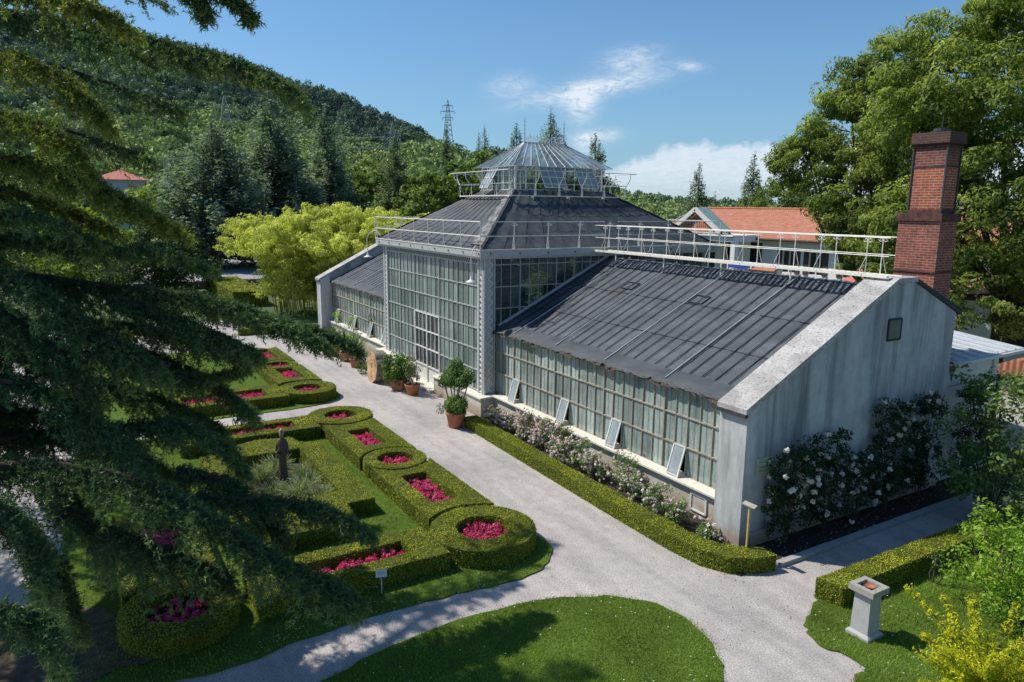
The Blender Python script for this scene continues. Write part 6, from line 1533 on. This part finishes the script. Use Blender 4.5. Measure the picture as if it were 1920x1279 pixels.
# ------------------------------------------------------------------ the great cedar at the left
def cedar_needles(poly, lat, hang, step=.07, up=.0, fan=.85, tw=1.0, sidebias=None):
    """poly: smooth centre line. returns wood paths and needle triangles"""
    S = spline(poly, step); n = len(S); T = unit(np.gradient(S, axis=0)); Z = A(0, 0, 1)
    side = unit(np.cross(T, Z)); u = np.linspace(0, 1, n)
    P2, T2, B2, Q2 = [], [], [], []; twigs = []
    for sgn in (-1, 1):
        keep = rng.random(n) < .92
        L = lat * (np.clip(1.12 - u, 0, 1) ** .55) * rng.uniform(.45, 1.1, n) * (.35 + .65 * np.clip(u * 4, 0, 1))
        ang = rng.uniform(.25, 1.15, n) * sgn
        d = T * np.cos(ang)[:, None] + side * np.sin(ang)[:, None] + Z * (up + rng.normal(size=n) * .12)[:, None]; d = unit(d)
        m_ = 14
        s = np.linspace(.0, 1, m_)
        pts = S[:, None, :] + d[:, None, :] * (s[None, :, None] * L[:, None, None]) - Z * (hang * (s[None, :, None] ** 1.8) * (L[:, None, None] ** 1.15))
        tn = unit(np.gradient(pts, axis=1))
        pts, tn = pts[keep], tn[keep]
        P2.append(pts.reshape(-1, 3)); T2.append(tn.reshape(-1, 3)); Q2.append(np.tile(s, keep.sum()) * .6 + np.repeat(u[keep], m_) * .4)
        for k in range(0, len(pts), 3): twigs.append(pts[k][::3])
    P2, T2, Q2 = np.concatenate(P2), np.concatenate(T2), np.concatenate(Q2)
    k = 2; P3 = np.repeat(P2, k, 0); t3 = np.repeat(T2, k, 0); q3 = np.repeat(Q2, k)
    N3 = len(P3); d3 = unit(t3 * .7 + rng.normal(size=(N3, 3)) * fan + A(0, 0, -.35)); L3 = rng.uniform(.07, .2, N3) * tw
    P3 = P3 + rng.normal(size=P3.shape) * .02
    c = 14; f = rng.random((N3, c)); P4 = (P3[:, None, :] + d3[:, None, :] * (L3[:, None] * f)[..., None]).reshape(-1, 3)
    nd = unit(np.repeat(d3, c, 0) * .7 + rng.normal(size=(N3 * c, 3)) * .75); q4 = np.repeat(q3, c)
    return S, twigs, P4, nd, q4
def needle_mesh(P, D, L, W_):
    n = len(P); w_ = unit(np.cross(D, rng.normal(size=(n, 3)))) * (W_ * .5)
    return np.stack([P - w_, P + w_, P + D * L[:, None]], 1).reshape(-1, 3), np.arange(3 * n).reshape(n, 3)
TR = A(-22.0, -5.2, 0)
ced = thing('cedar_tree', 'great dark cedar whose drooping boughs fill the whole left side', 'tree', tuple(TR))
limb_mesh([([TR, TR + A(.2, .1, 6), TR + A(0, 0, 13), TR + A(.1, 0, 21)], .75, .2)], M['bark_cedar'], 'trunk', ced)
BR = [
    ([(-16.95, -1.31, 12.38), (-16.60, -0.33, 12.36), (-15.98, 0.82, 12.12), (-15.48, 1.92, 11.90), (-15.03, 2.87, 11.68), (-14.77, 3.58, 11.35), (-14.67, 3.96, 11.05)], 1.25, .55, .12, 'L_cedar', 1),
    ([(-14.94, -1.37, 11.23), (-14.59, -0.50, 11.31), (-14.20, 0.06, 10.94), (-13.99, 0.54, 10.42)], 1.1, .6, .08, 'L_cedar_sunlit', .65),
    ([(-13.95, -1.17, 12.13), (-13.50, -0.24, 12.10), (-12.99, 0.42, 11.90), (-12.97, 0.86, 11.69)], .8, .5, .05, 'L_cedar_sunlit', .8),
    ([(-15.94, -1.39, 10.60), (-15.48, -0.70, 10.48), (-15.00, -0.02, 10.08), (-15.00, 0.32, 9.46)], 1.2, .6, .08, 'L_cedar_sunlit', .65),
    ([(-15.93, -1.47, 9.80), (-15.59, -0.54, 9.73), (-15.20, 0.16, 9.42), (-14.97, 0.87, 9.03), (-14.91, 1.63, 8.58)], 1.0, .45, .09, 'L_cedar_sunlit', 1),
    ([(-16.42, -1.67, 8.41), (-16.19, -0.53, 8.29), (-15.99, 0.50, 8.18), (-15.74, 1.40, 8.05), (-15.64, 2.24, 7.70)], .95, .22, .09, 'L_cedar', 1),
    ([(-17.39, -2.00, 7.72), (-16.98, -0.80, 7.55), (-16.59, 0.46, 7.34), (-16.20, 1.78, 7.16), (-15.85, 2.85, 6.88), (-15.55, 3.75, 6.46), (-15.39, 4.38, 6.08)], 1.35, .5, .14, 'L_cedar', 1.1),
    ([(-16.20, 2.58, 6.74), (-15.94, 3.85, 6.46), (-15.71, 4.71, 6.15), (-15.53, 5.28, 5.80)], .6, .7, .03, 'L_cedar', -1),
    ([(-14.90, -1.76, 7.42), (-14.57, -0.97, 7.05), (-14.29, -0.41, 6.50), (-14.20, -0.00, 5.72)], 1.4, .65, .1, 'L_cedar', 1),
    ([(-16.39, -1.86, 6.46), (-16.20, -0.28, 6.20), (-15.98, 0.87, 5.75), (-15.87, 2.03, 5.47), (-15.76, 2.76, 5.59)], 1.0, .5, .09, 'L_cedar', .7),
    ([(-15.28, -1.91, 4.99), (-14.98, -0.72, 4.91), (-14.80, 0.37, 4.92), (-14.74, 1.35, 4.84), (-14.64, 2.17, 4.31), (-14.59, 2.49, 3.82)], 1.15, .5, .1, 'L_cedar', 1),
    ([(-13.28, -1.82, 5.16), (-12.97, -0.88, 5.02), (-12.60, 0.11, 4.81), (-12.26, 0.97, 4.40), (-11.98, 1.70, 3.75), (-11.74, 2.47, 3.09), (-11.58, 3.13, 2.64), (-11.43, 3.66, 2.23)], 1.35, .6, .12, 'L_cedar', 1.1),
    ([(-13.17, 0.87, 4.04), (-13.07, 1.88, 3.82), (-12.87, 2.95, 3.60), (-12.68, 3.68, 3.31), (-12.47, 4.32, 2.83)], .8, .5, .04, 'L_cedar', -.9),
    ([(-12.08, -1.69, 5.20), (-11.95, -1.12, 4.66), (-11.87, -0.87, 3.97), (-11.87, -0.78, 3.44)], 1.1, .6, .08, 'L_cedar', .8),
    ([(-10.47, -1.63, 4.14), (-10.33, -1.20, 4.02), (-10.26, -0.89, 3.78), (-10.28, -0.70, 3.33), (-10.28, -0.68, 2.90)], .75, .6, .06, 'L_cedar', 1),
    ([(-14.10, -1.66, 6.30), (-13.98, -0.82, 6.05), (-13.80, 0.04, 5.34), (-13.79, 0.63, 4.57), (-13.77, 0.91, 3.82)], 1.1, .6, .08, 'L_cedar', .9),
    ([(-10.44, 1.17, 11.72), (-10.38, 1.58, 11.60), (-10.37, 1.64, 11.39)], .16, .8, .01, 'L_cedar', -1),
    ([(-10.36, 1.71, 11.72), (-10.31, 2.01, 11.60), (-10.27, 2.16, 11.41)], .16, .8, .01, 'L_cedar', -1),
    # boughs beyond the frame edge that shade the garden
    ([(-21.5, -1.5, 12.5), (-21, 0.6, 12.0), (-20.5, 2.4, 11.4)], 1.6, .5, .12, 'L_cedar', .35),
    ([(-19.0, -2.5, 11.0), (-17.6, -.6, 10.6), (-16.6, 1.2, 10.0)], 1.6, .5, .12, 'L_cedar', .35),
    ([(-18.5, -6.0, 9.0), (-16, -5.2, 8.6), (-13.8, -4.2, 8.0)], 1.7, .5, .12, 'L_cedar', .35),
    ([(-21.0, -8, 8.0), (-19.5, -10, 7.6), (-18.0, -12, 7.0)], 1.7, .5, .12, 'L_cedar', .3),
    ([(-25.5, -5, 9.5), (-28.0, -4.2, 9.2), (-31, -3.4, 8.6)], 1.7, .5, .12, 'L_cedar', .35),
    ([(-23.0, -2.0, 15.5), (-23.4, .6, 15.2), (-23.8, 2.6, 14.6)], 1.5, .5, .1, 'L_cedar', .3),
    ([(-19.5, -4.5, 15.5), (-17.5, -4.0, 15.0), (-15.8, -3.4, 14.4)], 1.5, .5, .1, 'L_cedar', .3),
    ([(-21.8, -4.0, 18.5), (-21.2, -2.6, 18.2), (-20.6, -1.4, 17.6)], 1.2, .5, .08, 'L_cedar', .3),
    # second layer of boughs, deeper in the crown
    ([(-18.39, -2.04, 6.60), (-18.20, -0.36, 6.50), (-17.97, 1.05, 6.31), (-17.65, 2.31, 5.89), (-17.53, 3.08, 5.46)], 1.3, .6, .1, 'L_cedar', 1),
    ([(-16.08, -1.95, 5.33), (-15.97, -0.98, 5.12), (-16.00, -0.24, 4.68), (-15.78, 0.73, 4.04), (-15.74, 1.37, 3.48)], 1.5, .7, .1, 'L_cedar', .9),
    ([(-14.92, -1.57, 7.94), (-14.68, -0.77, 7.66), (-14.50, -0.05, 6.99), (-14.49, 0.65, 6.46), (-14.46, 1.13, 6.02)], 1.3, .7, .1, 'L_cedar', 1),
    ([(-17.92, -1.72, 9.29), (-17.58, -0.84, 9.20), (-17.40, -0.14, 8.94), (-17.39, 0.58, 8.57)], 1.3, .6, .08, 'L_cedar_sunlit', .9),
    ([(-15.42, -1.53, 8.80), (-15.28, -0.77, 8.81), (-15.20, -0.23, 8.62), (-15.20, 0.23, 8.34)], 1.0, .4, .08, 'L_cedar', .9),
    ([(-15.79, 0.42, 7.19), (-15.63, 1.49, 6.83), (-15.48, 2.64, 6.22), (-15.40, 3.03, 5.97)], 1.0, .6, .05, 'L_cedar', -1),
    ([(-13.55, 1.19, 4.34), (-13.46, 1.96, 4.03), (-13.37, 2.48, 3.43), (-13.28, 2.92, 2.83)], .9, .6, .04, 'L_cedar', -1),
    ([(-12.58, -0.64, 4.39), (-12.50, 0.17, 3.80), (-12.46, 0.99, 3.24), (-12.38, 1.70, 2.70)], 1.1, .7, .05, 'L_cedar', -1),
    ([(-24.0, -3.0, 8.5), (-25.5, -1.0, 8.0), (-27, 1.0, 7.2)], 1.8, .5, .12, 'L_cedar', .4),  # boughs added for the shade they cast, mostly out of view, start here
    ([(-19.0, -5.0, 6.5), (-16.5, -4.0, 6.0), (-14.2, -2.6, 5.4)], 2.0, .5, .12, 'L_cedar', .7),
    ([(-19.5, -3.6, 8.0), (-17.4, -2.4, 7.6), (-15.6, -1.4, 7.0)], 2.0, .5, .12, 'L_cedar', .8),
    ([(-20.0, -8.0, 11.0), (-17.6, -9.2, 10.6), (-15.4, -10.2, 10.0)], 1.8, .5, .12, 'L_cedar', .35),
    ([(-24.0, -8.0, 11.0), (-26.6, -9.2, 10.6), (-29, -10.2, 10.0)], 1.8, .5, .12, 'L_cedar', .35),
    ([(-25.0, -5.5, 13.0), (-27.5, -5.0, 12.6), (-30, -4.4, 12.0)], 1.8, .5, .12, 'L_cedar', .35),
    ([(-22.4, -2.4, 10.0), (-23, -.2, 9.6), (-23.6, 1.8, 9.0)], 1.7, .5, .12, 'L_cedar', .4),
    ([(-17.0, -4.2, 6.5), (-15.4, -3.4, 6.1), (-13.6, -2.4, 5.5)], 2.0, .45, .1, 'L_cedar', .6),
    ([(-19.0, -4.2, 7.5), (-17.4, -3.4, 7.1), (-15.6, -2.4, 6.5)], 2.0, .45, .1, 'L_cedar', .6),
    ([(-18.5, -4.2, 9.5), (-16.9, -3.4, 9.1), (-15.1, -2.4, 8.5)], 2.0, .45, .1, 'L_cedar', .6),
    ([(-24.0, -4.2, 8.5), (-25.6, -3.4, 8.1), (-27.4, -2.4, 7.5)], 2.0, .45, .1, 'L_cedar', .6),
    ([(-26.0, -4.2, 6.5), (-27.6, -3.4, 6.1), (-29.4, -2.4, 5.5)], 2.0, .45, .1, 'L_cedar', .6),
    ([(-25.5, -4.2, 10.5), (-27.1, -3.4, 10.1), (-28.9, -2.4, 9.5)], 2.0, .45, .1, 'L_cedar', .6),
    ([(-20.0, -4.2, 12.0), (-18.4, -3.4, 11.6), (-16.6, -2.4, 11.0)], 2.0, .45, .1, 'L_cedar', .6),
    ([(-21.5, -4.2, 9.0), (-19.4, -3.4, 8.6), (-17.6, -2.4, 8.0)], 2.0, .45, .1, 'L_cedar', .6),
    ([(-20.8, -3.4, 6.9), (-19.3, -2.1, 6.3), (-17.9, -1.0, 5.6)], 2.1, .4, .1, 'L_cedar', .9),
    ([(-19.5, -3.2, 5.4), (-17.8, -2.2, 5.0), (-16.4, -1.2, 4.4)], 2.1, .4, .1, 'L_cedar', .8),
    ([(-23.5, -6.1, 8.0), (-25.0, -6.7, 7.6), (-27.0, -7.3, 7.0)], 2.3, .4, .1, 'L_cedar', .55),
    ([(-25.0, -7.1, 10.0), (-26.5, -7.7, 9.6), (-28.5, -8.3, 9.0)], 2.3, .4, .1, 'L_cedar', .55),
    ([(-25.5, -4.8, 7.0), (-27.0, -5.4, 6.6), (-29.0, -6.0, 6.0)], 2.3, .4, .1, 'L_cedar', .55),
    ([(-23.0, -8.6, 12.0), (-24.5, -9.2, 11.6), (-26.5, -9.8, 11.0)], 2.3, .4, .1, 'L_cedar', .55),
    ([(-27.0, -5.6, 11.5), (-28.5, -6.2, 11.1), (-30.5, -6.8, 10.5)], 2.3, .4, .1, 'L_cedar', .55),
    ([(-27.5, -8.1, 8.5), (-29.0, -8.7, 8.1), (-31.0, -9.3, 7.5)], 2.3, .4, .1, 'L_cedar', .55),
    ([(-18.9, -3.0, 6.4), (-17.4, -2.2, 5.9), (-15.8, -1.7, 5.2)], 2.1, .4, .1, 'L_cedar', .9),
    ([(-20.6, -3.0, 8.8), (-19.0, -2.0, 8.3), (-17.4, -1.5, 7.6)], 2.1, .4, .1, 'L_cedar', .9),
    ([(-13.36, -1.92, 4.29), (-13.25, -1.20, 3.90), (-13.18, -0.76, 3.18), (-13.19, -0.54, 2.25)], 1.3, .6, .08, 'L_cedar', .9),
    ([(-16.35, -2.26, 4.17), (-16.16, -1.20, 3.82), (-16.00, -0.38, 3.05), (-16.00, -0.00, 1.93)], 1.5, .6, .08, 'L_cedar', .9),
    ([(-17.37, -0.98, 5.78), (-17.10, 0.31, 5.30), (-16.94, 1.48, 4.72), (-16.83, 2.41, 4.06)], 1.35, .6, .05, 'L_cedar', -1),
    ([(-18.00, -0.08, 6.28), (-17.75, 1.31, 5.66), (-17.53, 2.46, 4.95), (-17.40, 3.23, 4.17)], 1.3, .6, .05, 'L_cedar', -1),

]
for pts, lat, hang, r0, mat, dn in BR:
    pts = [np.array(p) for p in pts]
    root = TR + A(0, 0, pts[0][2] - .3 + .12 * np.linalg.norm(pts[0][:2] - TR[:2])) if dn >= 0 else pts[0]
    inner = [root, root * .5 + pts[0] * .5 + A(0, 0, .25)] if dn >= 0 else []
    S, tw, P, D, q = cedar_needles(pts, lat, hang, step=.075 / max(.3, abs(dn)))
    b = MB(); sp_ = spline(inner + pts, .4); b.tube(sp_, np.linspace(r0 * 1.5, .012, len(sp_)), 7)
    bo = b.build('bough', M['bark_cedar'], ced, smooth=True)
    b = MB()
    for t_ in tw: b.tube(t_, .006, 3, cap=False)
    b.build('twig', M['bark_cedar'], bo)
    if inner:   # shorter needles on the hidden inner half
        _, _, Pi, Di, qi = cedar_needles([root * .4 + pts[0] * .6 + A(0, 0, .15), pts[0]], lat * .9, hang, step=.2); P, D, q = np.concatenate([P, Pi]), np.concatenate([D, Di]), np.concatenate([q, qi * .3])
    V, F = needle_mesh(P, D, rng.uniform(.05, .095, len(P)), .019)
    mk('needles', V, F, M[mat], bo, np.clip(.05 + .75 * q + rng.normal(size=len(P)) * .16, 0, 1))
